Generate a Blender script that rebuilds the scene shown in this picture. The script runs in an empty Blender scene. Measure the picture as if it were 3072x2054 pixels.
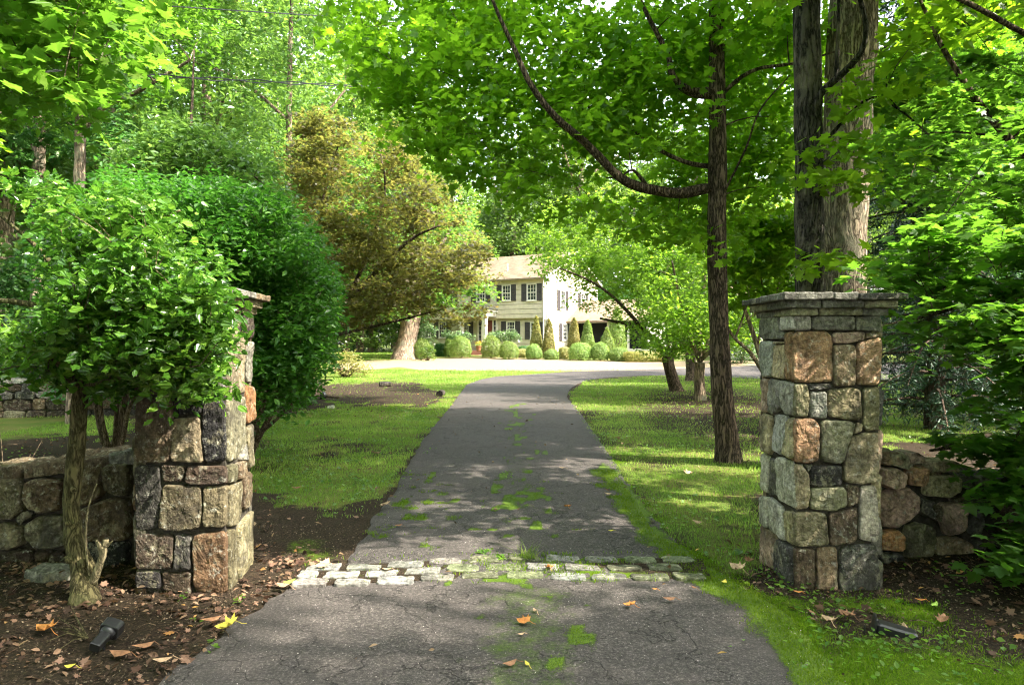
import bpy, bmesh, math, random
import numpy as np
from mathutils import Vector, noise as mnoise
from math import radians, sin, cos, pi, sqrt

# ------------------------------------------------------------------ camera, sky, sun, exposure
SC = bpy.context.scene
COL = SC.collection
CAM_H = 1.6
F = 682.67            # focal length in pixels of a 1024 px wide frame (24 mm lens)
cd = bpy.data.cameras.new('camera')
cam = bpy.data.objects.new('camera', cd)
COL.objects.link(cam)
cam.location = (0, 0, CAM_H)
cam.rotation_euler = (radians(90), 0, 0)
cd.lens = 24.0
cd.sensor_width = 36.0
cd.clip_end = 900
cd.clip_start = 0.05
SC.camera = cam

SUN_EL = radians(47)
SUN_AZ = math.atan2(0.93, -0.30)      # compass style: 0 = +Y, 90 deg = +X
w = bpy.data.worlds.new('World')
SC.world = w
w.use_nodes = True
nt = w.node_tree
bg = nt.nodes['Background']
sky = nt.nodes.new('ShaderNodeTexSky')
sky.sky_type = 'NISHITA'
sky.sun_disc = False
sky.sun_elevation = SUN_EL
sky.sun_rotation = SUN_AZ
sky.air_density = 1.2
sky.dust_density = 3.0
hsv_ = nt.nodes.new('ShaderNodeHueSaturation'); hsv_.inputs['Saturation'].default_value = .45
nt.links.new(sky.outputs[0], hsv_.inputs['Color']); nt.links.new(hsv_.outputs[0], bg.inputs[0])
bg.inputs[1].default_value = 0.15
sd = bpy.data.lights.new('sun', 'SUN')
sd.energy = 2.5
sd.angle = radians(0.6)
sd.color = (1.0, 0.93, 0.80)
so = bpy.data.objects.new('sun', sd)
COL.objects.link(so)
SDIR = Vector((sin(SUN_AZ) * cos(SUN_EL), cos(SUN_AZ) * cos(SUN_EL), sin(SUN_EL)))
so.rotation_euler = SDIR.to_track_quat('Z', 'Y').to_euler()
so.location = (20, -10, 40)
SC.view_settings.view_transform = 'Standard'
SC.view_settings.look = 'None'
SC.view_settings.exposure = 3.0
SC.view_settings.gamma = 1
SC.render.engine = 'CYCLES'
cy = SC.cycles
cy.max_bounces = 7
cy.diffuse_bounces = 4
cy.glossy_bounces = 2
cy.transmission_bounces = 5
cy.transparent_max_bounces = 4
cy.use_denoising = True
cy.pixel_filter_type = 'BLACKMAN_HARRIS'
cy.filter_width = 1.15
cy.use_adaptive_sampling = True
cy.adaptive_threshold = 0.012
cy.sample_clamp_indirect = 6

# ------------------------------------------------------------------ small helpers
rng = np.random.default_rng(7)
random.seed(7)


def sm(a, b, x):
    t = np.clip((x - a) / (b - a), 0, 1)
    return t * t * (3 - 2 * t)


_perm = np.random.default_rng(3).random((256, 256))


def vnoise(x, y, s=1.0, seed=0):
    """smooth value noise in 2-D, 0..1"""
    x = np.asarray(x, float) / s + seed * 17.3 + 1000
    y = np.asarray(y, float) / s + seed * 31.7 + 1000
    xi = np.floor(x).astype(int); yi = np.floor(y).astype(int)
    fx = x - xi; fy = y - yi
    fx = fx * fx * (3 - 2 * fx); fy = fy * fy * (3 - 2 * fy)
    g = lambda a, b: _perm[a % 256, b % 256]
    return (g(xi, yi) * (1 - fx) + g(xi + 1, yi) * fx) * (1 - fy) + (g(xi, yi + 1) * (1 - fx) + g(xi + 1, yi + 1) * fx) * fy


def fbm(x, y, s, seed=0, o=3):
    v = 0; a = .5; n = 0
    for k in range(o):
        v = v + a * vnoise(x, y, s / 2 ** k, seed + k); n += a; a *= .5
    return v / n


def ground_z(x, y):
    """gentle rise of the land toward the house, small soil mounds beside the gate"""
    x = np.asarray(x, float); y = np.asarray(y, float)
    z = 0.75 * sm(28, 55, y)
    z = z + 0.05 * sm(1.9, 3.4, -x) * sm(8, 5, y) * sm(-2, 2, y)
    z = z + 0.06 * sm(2.0, 4.0, x) * sm(9, 5, y) * sm(-2, 2, y)
    return z


def gp(u, v, dz=0.0):
    """the ground point seen at pixel u, v of the 1024 x 684 photograph"""
    d = CAM_H * F / max(v - 342, 3)
    for _ in range(30):
        x = (u - 512) / F * d
        z = float(ground_z(x, d))
        d = d * .5 + .5 * (CAM_H - z) * F / max(v - 342, 3)
    x = (u - 512) / F * d
    return Vector((x, d, float(ground_z(x, d)) + dz))


def P(u, v, d):
    return Vector(((u - 512) / F * d, d, CAM_H - (v - 342) / F * d))


def proj(x, y, z):
    y = np.maximum(y, .01)
    return 512 + F * x / y, 342 - F * (z - CAM_H) / y


def inpoly(u, v, poly):
    u = np.asarray(u, float); v = np.asarray(v, float)
    r = np.zeros(u.shape, bool)
    n = len(poly); j = n - 1
    for i in range(n):
        xi, yi = poly[i]; xj, yj = poly[j]
        if yi != yj:
            c = ((yi > v) != (yj > v)) & (u < (xj - xi) * (v - yi) / (yj - yi) + xi)
            r ^= c
        j = i
    return r


# ------------------------------------------------------------------ mesh building
def np_mesh(name, verts, loops, totals, mat, attrs=None, parent=None, smooth=False, link=True, cols=None):
    me = bpy.data.meshes.new(name)
    verts = np.asarray(verts, np.float32); loops = np.asarray(loops, np.int32); totals = np.asarray(totals, np.int32)
    me.vertices.add(len(verts)); me.vertices.foreach_set('co', verts.ravel())
    me.loops.add(len(loops)); me.loops.foreach_set('vertex_index', loops)
    me.polygons.add(len(totals))
    st = np.zeros(len(totals), np.int32); st[1:] = np.cumsum(totals)[:-1]
    me.polygons.foreach_set('loop_start', st)
    me.polygons.foreach_set('loop_total', totals)
    me.polygons.foreach_set('use_smooth', np.full(len(totals), bool(smooth)))
    for k, a in (attrs or {}).items():
        at = me.attributes.new(k, 'FLOAT', 'POINT'); at.data.foreach_set('value', np.asarray(a, np.float32))
    if cols is not None:
        at = me.color_attributes.new('col', 'FLOAT_COLOR', 'POINT')
        c4 = np.ones((len(verts), 4), np.float32); c4[:, :3] = cols
        at.data.foreach_set('color', c4.ravel())
    me.update(calc_edges=True); me.validate()
    me.materials.append(mat)
    o = bpy.data.objects.new(name, me)
    if link: COL.objects.link(o)
    if parent: o.parent = parent
    return o


class MB:
    """collects shapes; build() links them as one mesh object"""
    def __init__(s): s.v = []; s.l = []; s.t = []; s.n = 0; s.c = []; s.col = (1, 1, 1)

    def add(s, verts, faces):
        verts = [tuple(p) for p in verts]
        s.v += verts; s.c += [s.col] * len(verts)
        for f in faces:
            s.l += [i + s.n for i in f]; s.t.append(len(f))
        s.n += len(verts)

    def box(s, x0, x1, y0, y1, z0, z1, b=0.0, M=None):
        """box, with chamfered vertical and horizontal edges when b > 0"""
        if b <= 0:
            v = [(x, y, z) for z in (z0, z1) for y in (y0, y1) for x in (x0, x1)]
            f = [(0, 2, 3, 1), (4, 5, 7, 6), (0, 1, 5, 4), (2, 6, 7, 3), (0, 4, 6, 2), (1, 3, 7, 5)]
        else:
            def ring(o, z):
                return [(x0 + o + b, y0 + o, z), (x1 - o - b, y0 + o, z), (x1 - o, y0 + o + b, z), (x1 - o, y1 - o - b, z),
                        (x1 - o - b, y1 - o, z), (x0 + o + b, y1 - o, z), (x0 + o, y1 - o - b, z), (x0 + o, y0 + o + b, z)]
            R = [ring(b, z0), ring(0, z0 + b), ring(0, z1 - b), ring(b, z1)]
            v = sum(R, [])
            f = [tuple(range(7, -1, -1)), tuple(range(24, 32))]
            for k in range(3):
                for i in range(8):
                    j = (i + 1) % 8
                    f.append((k * 8 + i, k * 8 + j, k * 8 + 8 + j, k * 8 + 8 + i))
        if M: v = [tuple(M @ Vector(p)) for p in v]
        s.add(v, f)

    def tube(s, pts, rad, n=8, wob=0.0, cap=True, seed=0.0, ridge=0.0):
        pts = [Vector(p) for p in pts]
        if not hasattr(rad, '__len__'): rad = [rad] * len(pts)
        vs = []
        ref = Vector((0.31, 0.95, 0.05)).normalized()
        for i, p in enumerate(pts):
            t = (pts[min(i + 1, len(pts) - 1)] - pts[max(i - 1, 0)])
            if t.length < 1e-9: t = Vector((0, 0, 1))
            t.normalize()
            a = ref - t * ref.dot(t)
            if a.length < .05: a = Vector((1, 0, 0)) - t * t.x
            a.normalize(); b = t.cross(a); ref = a
            for k in range(n):
                an = 2 * pi * k / n
                r = rad[i]
                if wob:
                    q = p + (a * cos(an) + b * sin(an)) * r
                    r *= 1 + wob * (mnoise.noise(q * (0.8 / max(rad[0], .02)) + Vector((seed, 0, 0))) + .5 * mnoise.noise(q * (2.4 / max(rad[0], .02))))
                if ridge: r *= 1 + ridge * sin(an * 7 + seed + i * .12) + ridge * .6 * sin(an * 12 + i * .2)
                vs.append(p + (a * cos(an) + b * sin(an)) * r)
        fs = []
        for i in range(len(pts) - 1):
            for k in range(n):
                j = (k + 1) % n
                fs.append((i * n + k, i * n + j, (i + 1) * n + j, (i + 1) * n + k))
        if cap:
            fs.append(tuple(range(n - 1, -1, -1))); m = (len(pts) - 1) * n; fs.append(tuple(range(m, m + n)))
        s.add(vs, fs)

    def lathe(s, prof, cx=0, cy=0, n=20, M=None):
        vs = [(cx + r * cos(2 * pi * k / n), cy + r * sin(2 * pi * k / n), z) for r, z in prof for k in range(n)]
        if M: vs = [tuple(M @ Vector(p)) for p in vs]
        fs = [(i * n + k, i * n + (k + 1) % n, (i + 1) * n + (k + 1) % n, (i + 1) * n + k) for i in range(len(prof) - 1) for k in range(n)]
        fs.append(tuple(range(n - 1, -1, -1))); m = (len(prof) - 1) * n; fs.append(tuple(range(m, m + n)))
        s.add(vs, fs)

    def build(s, name, mat, parent=None, smooth=False, cols=False):
        return np_mesh(name, np.array(s.v, np.float32), s.l, s.t, mat, parent=parent, smooth=smooth, cols=np.array(s.c) if cols else None)


def tag(o, label=None, cat=None, group=None, kind=None):
    if label: o['label'] = label
    if cat: o['category'] = cat
    if group: o['group'] = group
    if kind: o['kind'] = kind
    return o


def empty(name, loc=(0, 0, 0), rz=0, label=None, cat=None, group=None):
    o = bpy.data.objects.new(name, None)
    COL.objects.link(o); o.location = loc; o.rotation_euler = (0, 0, rz); o.empty_display_size = .2
    return tag(o, label, cat, group)


def copy_tree(root, loc, rz=0, sc=1.0, label=None, group=None):
    r = root.copy(); COL.objects.link(r)
    r.location = loc; r.rotation_euler = (0, 0, rz); r.scale = (sc, sc, sc) if not hasattr(sc, '__len__') else sc
    if label: r['label'] = label
    if group: r['group'] = group
    for ch in list(root.children):
        c = ch.copy(); COL.objects.link(c); c.parent = r
        for g in list(ch.children):
            e = g.copy(); COL.objects.link(e); e.parent = c
    return r


# ------------------------------------------------------------------ materials
class NG:
    def __init__(s, name):
        s.m = bpy.data.materials.new(name); s.m.use_nodes = True
        s.t = s.m.node_tree; s.t.nodes.clear()
        s.out = s.t.nodes.new('ShaderNodeOutputMaterial')

    def n(s, typ, **kw):
        nd = s.t.nodes.new('ShaderNode' + typ)
        for k, v in kw.items(): setattr(nd, k, v)
        return nd

    def L(s, a, b): s.t.links.new(a, b)

    def noise(s, scale, detail=3, rough=.55, vec=None, w3=None):
        nd = s.n('TexNoise'); nd.inputs['Scale'].default_value = scale; nd.inputs['Detail'].default_value = detail
        nd.inputs['Roughness'].default_value = rough
        if vec is not None: s.L(vec, nd.inputs['Vector'])
        return nd.outputs['Fac']

    def voro(s, scale, vec=None, feature='F1', out='Distance'):
        nd = s.n('TexVoronoi', feature=feature); nd.inputs['Scale'].default_value = scale
        if vec is not None: s.L(vec, nd.inputs['Vector'])
        return nd.outputs[out]

    def math(s, op, a, b=None, clamp=False):
        nd = s.n('Math', operation=op); nd.use_clamp = clamp
        for i, q in enumerate((a, b)):
            if q is None: continue
            if isinstance(q, (int, float)): nd.inputs[i].default_value = q
            else: s.L(q, nd.inputs[i])
        return nd.outputs[0]

    def ramp(s, fac, stops, interp='LINEAR'):
        nd = s.n('ValToRGB'); cr = nd.color_ramp; cr.interpolation = interp
        while len(cr.elements) > 1: cr.elements.remove(cr.elements[-1])
        for i, (p, c) in enumerate(stops):
            e = cr.elements[0] if i == 0 else cr.elements.new(p)
            e.position = p
            e.color = (c[0], c[1], c[2], 1) if hasattr(c, '__len__') else (c, c, c, 1)
        s.L(fac, nd.inputs[0]); return nd.outputs[0]

    def mix(s, fac, a, b, mode='MIX'):
        nd = s.n('Mix', data_type='RGBA', blend_type=mode)
        for sock, q in ((nd.inputs[0], fac), (nd.inputs[6], a), (nd.inputs[7], b)):
            if isinstance(q, (int, float)): sock.default_value = q
            elif isinstance(q, tuple): sock.default_value = (q[0], q[1], q[2], 1)
            else: s.L(q, sock)
        return nd.outputs[2]

    def attr(s, name, out='Fac'):
        nd = s.n('Attribute', attribute_name=name); return nd.outputs[out]

    def obj(s, scale=None):
        tc = s.n('TexCoord')
        if scale is None: return tc.outputs['Object']
        mp = s.n('Mapping'); mp.inputs['Scale'].default_value = scale
        s.L(tc.outputs['Object'], mp.inputs['Vector']); return mp.outputs[0]

    def bump(s, h, strength=.5, dist=.02, nrm=None):
        nd = s.n('Bump'); nd.inputs['Strength'].default_value = strength; nd.inputs['Distance'].default_value = dist
        s.L(h, nd.inputs['Height'])
        if nrm is not None: s.L(nrm, nd.inputs['Normal'])
        return nd.outputs[0]

    def pbr(s, col, rough=.8, bump=None, spec=.3, metal=0):
        b = s.n('BsdfPrincipled')
        if isinstance(col, tuple): b.inputs['Base Color'].default_value = (*col, 1)
        else: s.L(col, b.inputs['Base Color'])
        if isinstance(rough, (int, float)): b.inputs['Roughness'].default_value = rough
        else: s.L(rough, b.inputs['Roughness'])
        b.inputs['Specular IOR Level'].default_value = spec; b.inputs['Metallic'].default_value = metal
        if bump is not None: s.L(bump, b.inputs['Normal'])
        return b.outputs[0]

    def done(s, sh): s.L(sh, s.out.inputs[0]); return s.m


def leaf_mat(name, dark, mid, light, trans, tfac=.45, rough=.45, spec=.35, rare=None):
    g = NG(name)
    r = g.attr('rnd')
    stops = [(0, dark), (.45, mid), (.9, light)]
    if rare: stops += [(.965, light), (.985, rare)]
    c = g.ramp(r, stops)
    oi = g.n('ObjectInfo')
    hsv = g.n('HueSaturation'); g.L(c, hsv.inputs['Color'])
    g.L(g.math('ADD', g.math('MULTIPLY', oi.outputs['Random'], .03), .485), hsv.inputs['Hue'])
    g.L(g.math('ADD', g.math('MULTIPLY', oi.outputs['Random'], .35), .82), hsv.inputs['Value'])
    ps = g.pbr(hsv.outputs[0], rough, spec=spec)
    tr = g.n('BsdfTranslucent')
    tc = g.mix(.35, trans, g.mix(1.0, hsv.outputs[0], (3.6, 3.4, 3.0), 'MULTIPLY'))
    g.L(tc, tr.inputs[0])
    mx = g.n('MixShader'); mx.inputs[0].default_value = tfac
    g.L(ps, mx.inputs[1]); g.L(tr.outputs[0], mx.inputs[2])
    return g.done(mx.outputs[0])


def bark_mat(name, dark, light, sx=14, lichen=None, strength=.9):
    g = NG(name)
    n0 = g.n('TexNoise'); n0.inputs['Scale'].default_value = 3.0; n0.inputs['Detail'].default_value = 3
    g.L(g.obj(), n0.inputs['Vector'])
    sc = g.n('VectorMath', operation='SCALE'); g.L(n0.outputs['Color'], sc.inputs[0]); sc.inputs['Scale'].default_value = .10
    ad = g.n('VectorMath', operation='ADD'); g.L(g.obj(), ad.inputs[0]); g.L(sc.outputs[0], ad.inputs[1])
    mp = g.n('Mapping'); mp.inputs['Scale'].default_value = (sx * 1.6, sx * 1.6, sx * .22); g.L(ad.outputs[0], mp.inputs['Vector'])
    n1 = g.noise(1.0, 4, .6, mp.outputs[0])
    rid = g.math('MULTIPLY', g.math('ABSOLUTE', g.math('SUBTRACT', n1, .5)), 5.0)   # 0 in the furrows
    n2 = g.noise(sx * 5, 4, .75, g.obj((1, 1, .4)))
    n3 = g.noise(2.2, 4, .65, g.obj((1, 1, .5)))
    h = g.math('ADD', g.ramp(rid, [(0, 0), (.55, .75), (1, .9)]), g.math('MULTIPLY', n2, .45))
    c = g.ramp(h, [(.25, dark), (.8, light), (1.0, tuple(min(1, q * 1.45) for q in light))])
    c = g.mix(1.0, c, g.ramp(n3, [(.3, .6), (.7, 1.35)]), 'MULTIPLY')
    if lichen:
        big = g.noise(1.9, 6, .75, g.obj())
        c = g.mix(g.ramp(big, [(.5, 0), (.62, .7)]), c, lichen)
    return g.done(g.pbr(c, .95, g.bump(h, strength, .03), .15))


def stone_mat(name):
    g = NG(name)
    c = g.attr('col', 'Color')
    o = g.obj()
    n1 = g.noise(9, 6, .7, o); n2 = g.noise(38, 5, .7, o); n3 = g.noise(3.1, 3, .6, o)
    m = g.ramp(n1, [(.28, .42), (.5, .95), (.72, 1.45)])
    c = g.mix(1.0, c, m, 'MULTIPLY')
    m2 = g.ramp(n2, [(.33, .38), (.5, .95), (.68, 1.6)])
    c = g.mix(.85, c, m2, 'MULTIPLY')
    # pale lichen spots, dark weathering and a little moss
    vo = g.noise(22, 6, .75, o)
    c = g.mix(g.ramp(vo, [(.56, 0), (.63, .5)]), c, (.42, .41, .34))
    st = g.noise(1.0, 5, .7, g.obj((26, 26, 3.2)))
    c = g.mix(.6, c, g.ramp(st, [(.3, .5), (.5, 1.0), (.7, 1.45)]), 'MULTIPLY')
    c = g.mix(g.ramp(n3, [(.52, 0), (.66, .6)]), c, (.045, .04, .034))
    pale = g.noise(5.5, 6, .8, g.obj((1, 1, .7)))
    c = g.mix(g.ramp(pale, [(.55, 0), (.66, .45)]), c, (.50, .45, .30))
    n5 = g.noise(2.1, 5, .7, g.obj((1, 1, .6)))
    c = g.mix(g.ramp(n5, [(.58, 0), (.70, .25)]), c, (.09, .10, .03))
    h = g.math('ADD', g.math('ADD', g.math('MULTIPLY', n1, .9), g.math('MULTIPLY', n2, .6)), g.math('MULTIPLY', st, .35))
    return g.done(g.pbr(c, .92, g.bump(h, 1.0, .035), .15))


M = {}
M['stone'] = stone_mat('fieldstone')
g = NG('mortar'); o_ = g.obj()
M['mortar'] = g.done(g.pbr(g.ramp(g.noise(20, 5, .7, o_), [(.3, (.02, .017, .013)), (.7, (.085, .075, .06))]), .95, g.bump(g.noise(45, 4, .7, o_), .9, .02), .1))
M['bark_dark'] = bark_mat('dark_bark', (.022, .017, .013), (.15, .105, .078), 16, None)
M['bark_grey'] = bark_mat('grey_bark', (.06, .045, .03), (.28, .22, .155), 13, (.19, .185, .125))
M['bark_olive'] = bark_mat('mossy_bark', (.030, .026, .012), (.115, .098, .048), 26, (.17, .165, .08), .5)
M['bark_black'] = bark_mat('blackish_bark', (.012, .011, .010), (.075, .066, .056), 13, (.20, .17, .12))
M['bark_far'] = bark_mat('brown_bark', (.08, .055, .04), (.30, .22, .16), 8, (.22, .22, .16))
M['bark_pale'] = bark_mat('pale_bark', (.10, .085, .05), (.34, .28, .17), 30, None, .4)
M['twig'] = bark_mat('twig_bark', (.05, .035, .022), (.17, .125, .085), 30)

M['leaf_maple'] = leaf_mat('maple_leaf', (.042, .100, .006), (.070, .148, .010), (.125, .21, .014), (.38, .68, .02), .55, rare=(.35, .22, .03))
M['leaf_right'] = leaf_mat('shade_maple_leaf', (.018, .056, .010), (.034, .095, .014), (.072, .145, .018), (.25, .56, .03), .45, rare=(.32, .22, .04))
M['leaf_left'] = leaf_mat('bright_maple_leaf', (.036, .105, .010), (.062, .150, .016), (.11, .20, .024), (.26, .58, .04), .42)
M['leaf_holly'] = leaf_mat('glossy_leaf', (.026, .060, .007), (.058, .122, .012), (.145, .23, .024), (.12, .38, .03), .25, .22, .6)
M['leaf_shrub'] = leaf_mat('shrub_leaf', (.018, .056, .010), (.036, .110, .014), (.08, .185, .02), (.13, .42, .03), .35, .4, .4)
M['leaf_pale'] = leaf_mat('pale_leaf', (.028, .066, .014), (.060, .120, .026), (.14, .21, .06), (.28, .48, .05), .36, .35, .5)
M['leaf_back'] = leaf_mat('wood_leaf', (.022, .056, .010), (.052, .108, .018), (.13, .19, .032), (.36, .58, .06), .38, rare=(.30, .26, .10))
M['leaf_red'] = leaf_mat('bronze_leaf', (.040, .038, .021), (.070, .072, .025), (.125, .086, .036), (.34, .37, .05), .42, rare=(.22, .10, .05))
M['leaf_orchard'] = leaf_mat('orchard_leaf', (.036, .090, .009), (.070, .145, .016), (.14, .22, .028), (.38, .62, .04), .5, .35, .4)
M['leaf_spruce'] = leaf_mat('spruce_needle', (.012, .035, .022), (.022, .060, .034), (.05, .10, .05), (.05, .12, .05), .15)
M['leaf_box'] = leaf_mat('box_leaf', (.05, .12, .015), (.13, .21, .04), (.26, .31, .10), (.35, .48, .08), .35, .4, .4)
M['leaf_cone'] = leaf_mat('arborvitae_leaf', (.07, .10, .02), (.20, .21, .05), (.40, .34, .13), (.4, .4, .1), .3)
M['leaf_rhodo'] = leaf_mat('rhododendron_leaf', (.03, .10, .025), (.10, .19, .06), (.35, .42, .25), (.2, .35, .1), .25, .25, .6)
M['leaf_hemlock'] = leaf_mat('hemlock_leaf', (.018, .060, .016), (.035, .10, .024), (.08, .16, .04), (.16, .4, .06), .35)


# ------------------------------------------------------------------ leaves in bulk
def T_maple():
    h = [(.22, -.05), (.2, .12), (.55, .15), (.36, .34), (.56, .62), (.26, .56), (.14, .8)]
    v = [(0, 0, 0), (0, 1, -.10)] + [(x, y, .10 * x - .10 * y * y - .25 * x * x) for x, y in h] + [(-x, y, .10 * x - .10 * y * y - .25 * x * x) for x, y in h]
    f = [[0] + list(range(2, 9)) + [1], [1] + list(range(15, 8, -1)) + [0]]
    return np.array(v), f


def T_oval(wd=.26):
    v = [(0, 0, 0), (wd * .8, .25, .06), (wd, .55, .05), (0, 1, -.12), (-wd, .55, .05), (-wd * .8, .25, .06)]
    return np.array(v), [[0, 1, 2, 3], [0, 3, 4, 5]]


def T_holly():
    v = [(0, 0, 0), (.2, .12, .06), (.26, .3, .0), (.36, .42, .09), (.28, .58, -.01), (.3, .74, .08), (.1, .85, .0), (0, 1.05, -.10)]
    v += [(-x, y, z) for x, y, z in v[1:7]]
    return np.array(v), [[0, 1, 2, 3, 4, 5, 6, 7], [0, 7, 13, 12, 11, 10, 9, 8]]


def T_dia(wd=.38):
    v = [(0, 0, 0), (wd, .45, .1), (0, 1, -.1), (-wd, .5, .06)]
    return np.array(v), [[0, 1, 2, 3]]


TEMPL = {'maple': T_maple(), 'oval': T_oval(), 'holly': T_holly(), 'dia': T_dia(), 'needle': T_dia(.09), 'wide': T_oval(.36)}


def leaf_arrays(pos, size, kind='oval', tilt=.55, droop=.35, out=None, R=rng, sizevar=.35):
    """pos (N,3) -> verts, loops, totals, rnd.  out: preferred normal directions (N,3) or None for up"""
    N = len(pos)
    tv, tf = TEMPL[kind]
    up = np.zeros((N, 3)); up[:, 2] = 1
    if out is not None: up = out + up * .35
    n = up + R.normal(0, tilt, (N, 3)); n /= np.linalg.norm(n, axis=1)[:, None]
    ph = R.random(N) * 2 * pi
    a = np.stack([np.cos(ph), np.sin(ph), -droop + R.normal(0, .25, N)], 1)
    a -= n * np.sum(a * n, 1)[:, None]; a /= np.linalg.norm(a, axis=1)[:, None] + 1e-9
    b = np.cross(a, n)
    s = size * (1 + R.uniform(-sizevar, sizevar, N))
    k = len(tv)
    V = pos[:, None, :] + s[:, None, None] * (tv[None, :, 0:1] * b[:, None, :] + tv[None, :, 1:2] * a[:, None, :] + tv[None, :, 2:3] * n[:, None, :])
    base = np.concatenate([np.array(f) for f in tf]); tot = np.array([len(f) for f in tf])
    Lp = (base[None, :] + (np.arange(N) * k)[:, None]).ravel()
    return V.reshape(-1, 3), Lp, np.tile(tot, N), np.repeat(R.random(N), k)


def leaves_obj(name, pos, size, kind, mat, parent=None, rn_shift=None, **kw):
    v, l, t, r = leaf_arrays(np.asarray(pos, float), size, kind, **kw)
    if rn_shift is not None:
        k = len(TEMPL[kind][0]); r = np.clip(r * .55 + np.repeat(rn_shift, k) * .45, 0, 1)
    return np_mesh(name, v, l, t, mat, {'rnd': r}, parent)


def sprays(cent, n, R_=.5, flat=.22, R=rng, ring=False):
    """leaf positions scattered in flattish tilted sprays round the centres"""
    C = np.asarray(cent, float); K = len(C)
    m = np.maximum(1, (n * R.uniform(.55, 1.45, K)).astype(int))
    idx = np.repeat(np.arange(K), m); N = len(idx)
    rad = R_ * R.uniform(.6, 1.35, K)
    r = np.sqrt(R.random(N)) * rad[idx]; ph = R.random(N) * 2 * pi
    tilt = R.normal(0, .28, (K, 2))
    x = r * np.cos(ph); y = r * np.sin(ph)
    z = x * tilt[idx, 0] + y * tilt[idx, 1] + R.normal(0, flat, N) * rad[idx] - .25 * r * r / np.maximum(rad[idx], .01)
    return C[idx] + np.stack([x, y, z], 1), R.random(K)[idx]


def crown_px(poly, dc, dr, n, R=rng, hole=.48, fall=True):
    """cluster centres filling the solid whose outline, seen from the gate, is the given polygon; depth dc +- dr"""
    us = [p[0] for p in poly]; vs = [p[1] for p in poly]
    out = []
    uc, vc = (min(us) + max(us)) / 2, (min(vs) + max(vs)) / 2
    hu, hv = (max(us) - min(us)) / 2, (max(vs) - min(vs)) / 2
    got = 0
    while got < n:
        u = R.uniform(min(us), max(us), n * 2); v = R.uniform(min(vs), max(vs), n * 2)
        ok = inpoly(u, v, poly)
        u, v = u[ok], v[ok]
        e = np.clip(1 - .8 * (((u - uc) / hu) ** 2 + ((v - vc) / hv) ** 2) * .5, .25, 1) if fall else 1
        d = dc + R.uniform(-1, 1, len(u)) * dr * np.sqrt(e)
        p = np.stack([(u - 512) / F * d, d, CAM_H - (v - 342) / F * d], 1)
        p = p[p[:, 2] > .25]
        if hole: p = p[(vnoise(p[:, 0] + p[:, 1] * .6, p[:, 2] * 1.5 + p[:, 1] * .4, dc * .085, int(dc * 7) % 50) + .35 * vnoise(p[:, 0] - p[:, 1], p[:, 2] * 2, dc * .04, 8)) > hole]
        out.append(p); got += len(p)
    return np.concatenate(out)[:n]


HOUSE_WIN = [(418, 258), (440, 245), (640, 245), (665, 300), (740, 330), (775, 345), (775, 390), (480, 400), (418, 375)]


def clear_view(p, poly=HOUSE_WIN, maxd=44):
    u, v = proj(p[:, 0], p[:, 1], p[:, 2])
    return ~(inpoly(u, v, poly) & (p[:, 1] > .5) & (p[:, 1] < maxd))


def grow_branches(mb, skel, cent, r0=.03, rend=.004, sides=4, sag=.0, keep=None, R=random):
    """joins every leaf spray to the nearest branch by a thin curved branch of its own"""
    S = [np.array(list(p) + [r]) for p, r in skel]
    S = np.array(S)
    dist = np.min(np.linalg.norm(cent[:, None, :] - S[None, :, :3], axis=2), axis=1) if len(cent) * len(S) < 4e6 else np.linalg.norm(cent - S[0, :3], axis=1)
    order = np.argsort(dist)
    cap = len(S) + len(order) * 4
    A = np.zeros((cap, 4)); A[:len(S)] = S; n = len(S)
    for i in order:
        c = cent[i]
        d = np.linalg.norm(A[:n, :3] - c, axis=1)
        d = d + 1.2 * np.maximum(0, A[:n, 2] - c[2] + .15)
        j = int(np.argmin(d)); p = A[j, :3]; L = float(np.linalg.norm(c - p))
        if L < .05: continue
        rs = min(A[j, 3] * .75, r0 * (.35 + .35 * L)); rs = max(rs, rend * 1.3)
        mid = (p + c) / 2 + np.array([R.uniform(-.12, .12) * L, R.uniform(-.12, .12) * L, (.10 - sag) * L + R.uniform(-.05, .1) * L])
        pts = []
        for t in (0, .25, .5, .75, 1):
            pts.append((1 - t) ** 2 * p + 2 * t * (1 - t) * mid + t * t * c)
        rr = [rs + (rend - rs) * t for t in (0, .25, .5, .75, 1)]
        mb.tube(pts, rr, sides, cap=False)
        A[n:n + 4, :3] = pts[1:]; A[n:n + 4, 3] = rr[1:]; n += 4


def path(pts, n=24):
    """Catmull-Rom through points of (x,y,z,r)"""
    q = [np.array(p, float) for p in pts]
    q = [2 * q[0] - q[1]] + q + [2 * q[-1] - q[-2]]
    out = []
    per = max(2, n // (len(pts) - 1))
    for i in range(1, len(q) - 2):
        for k in range(per):
            t = k / per
            a, b, c, d = q[i - 1], q[i], q[i + 1], q[i + 2]
            out.append(.5 * ((2 * b) + (-a + c) * t + (2 * a - 5 * b + 4 * c - d) * t * t + (-a + 3 * b - 3 * c + d) * t ** 3))
    out.append(q[-2])
    return out


def pp(u, v, d, r):
    p = P(u, v, d); return (p.x, p.y, p.z, r)


def limb(mb, pts, sides=10, wob=.12, n=24, ridge=0, seed=0.0, skel=None):
    q = path(pts, n)
    mb.tube([p[:3] for p in q], [max(.002, p[3]) for p in q], sides, wob, ridge=ridge, seed=seed)
    if skel is not None: skel += [(p[:3], max(.002, p[3])) for p in q]


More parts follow.
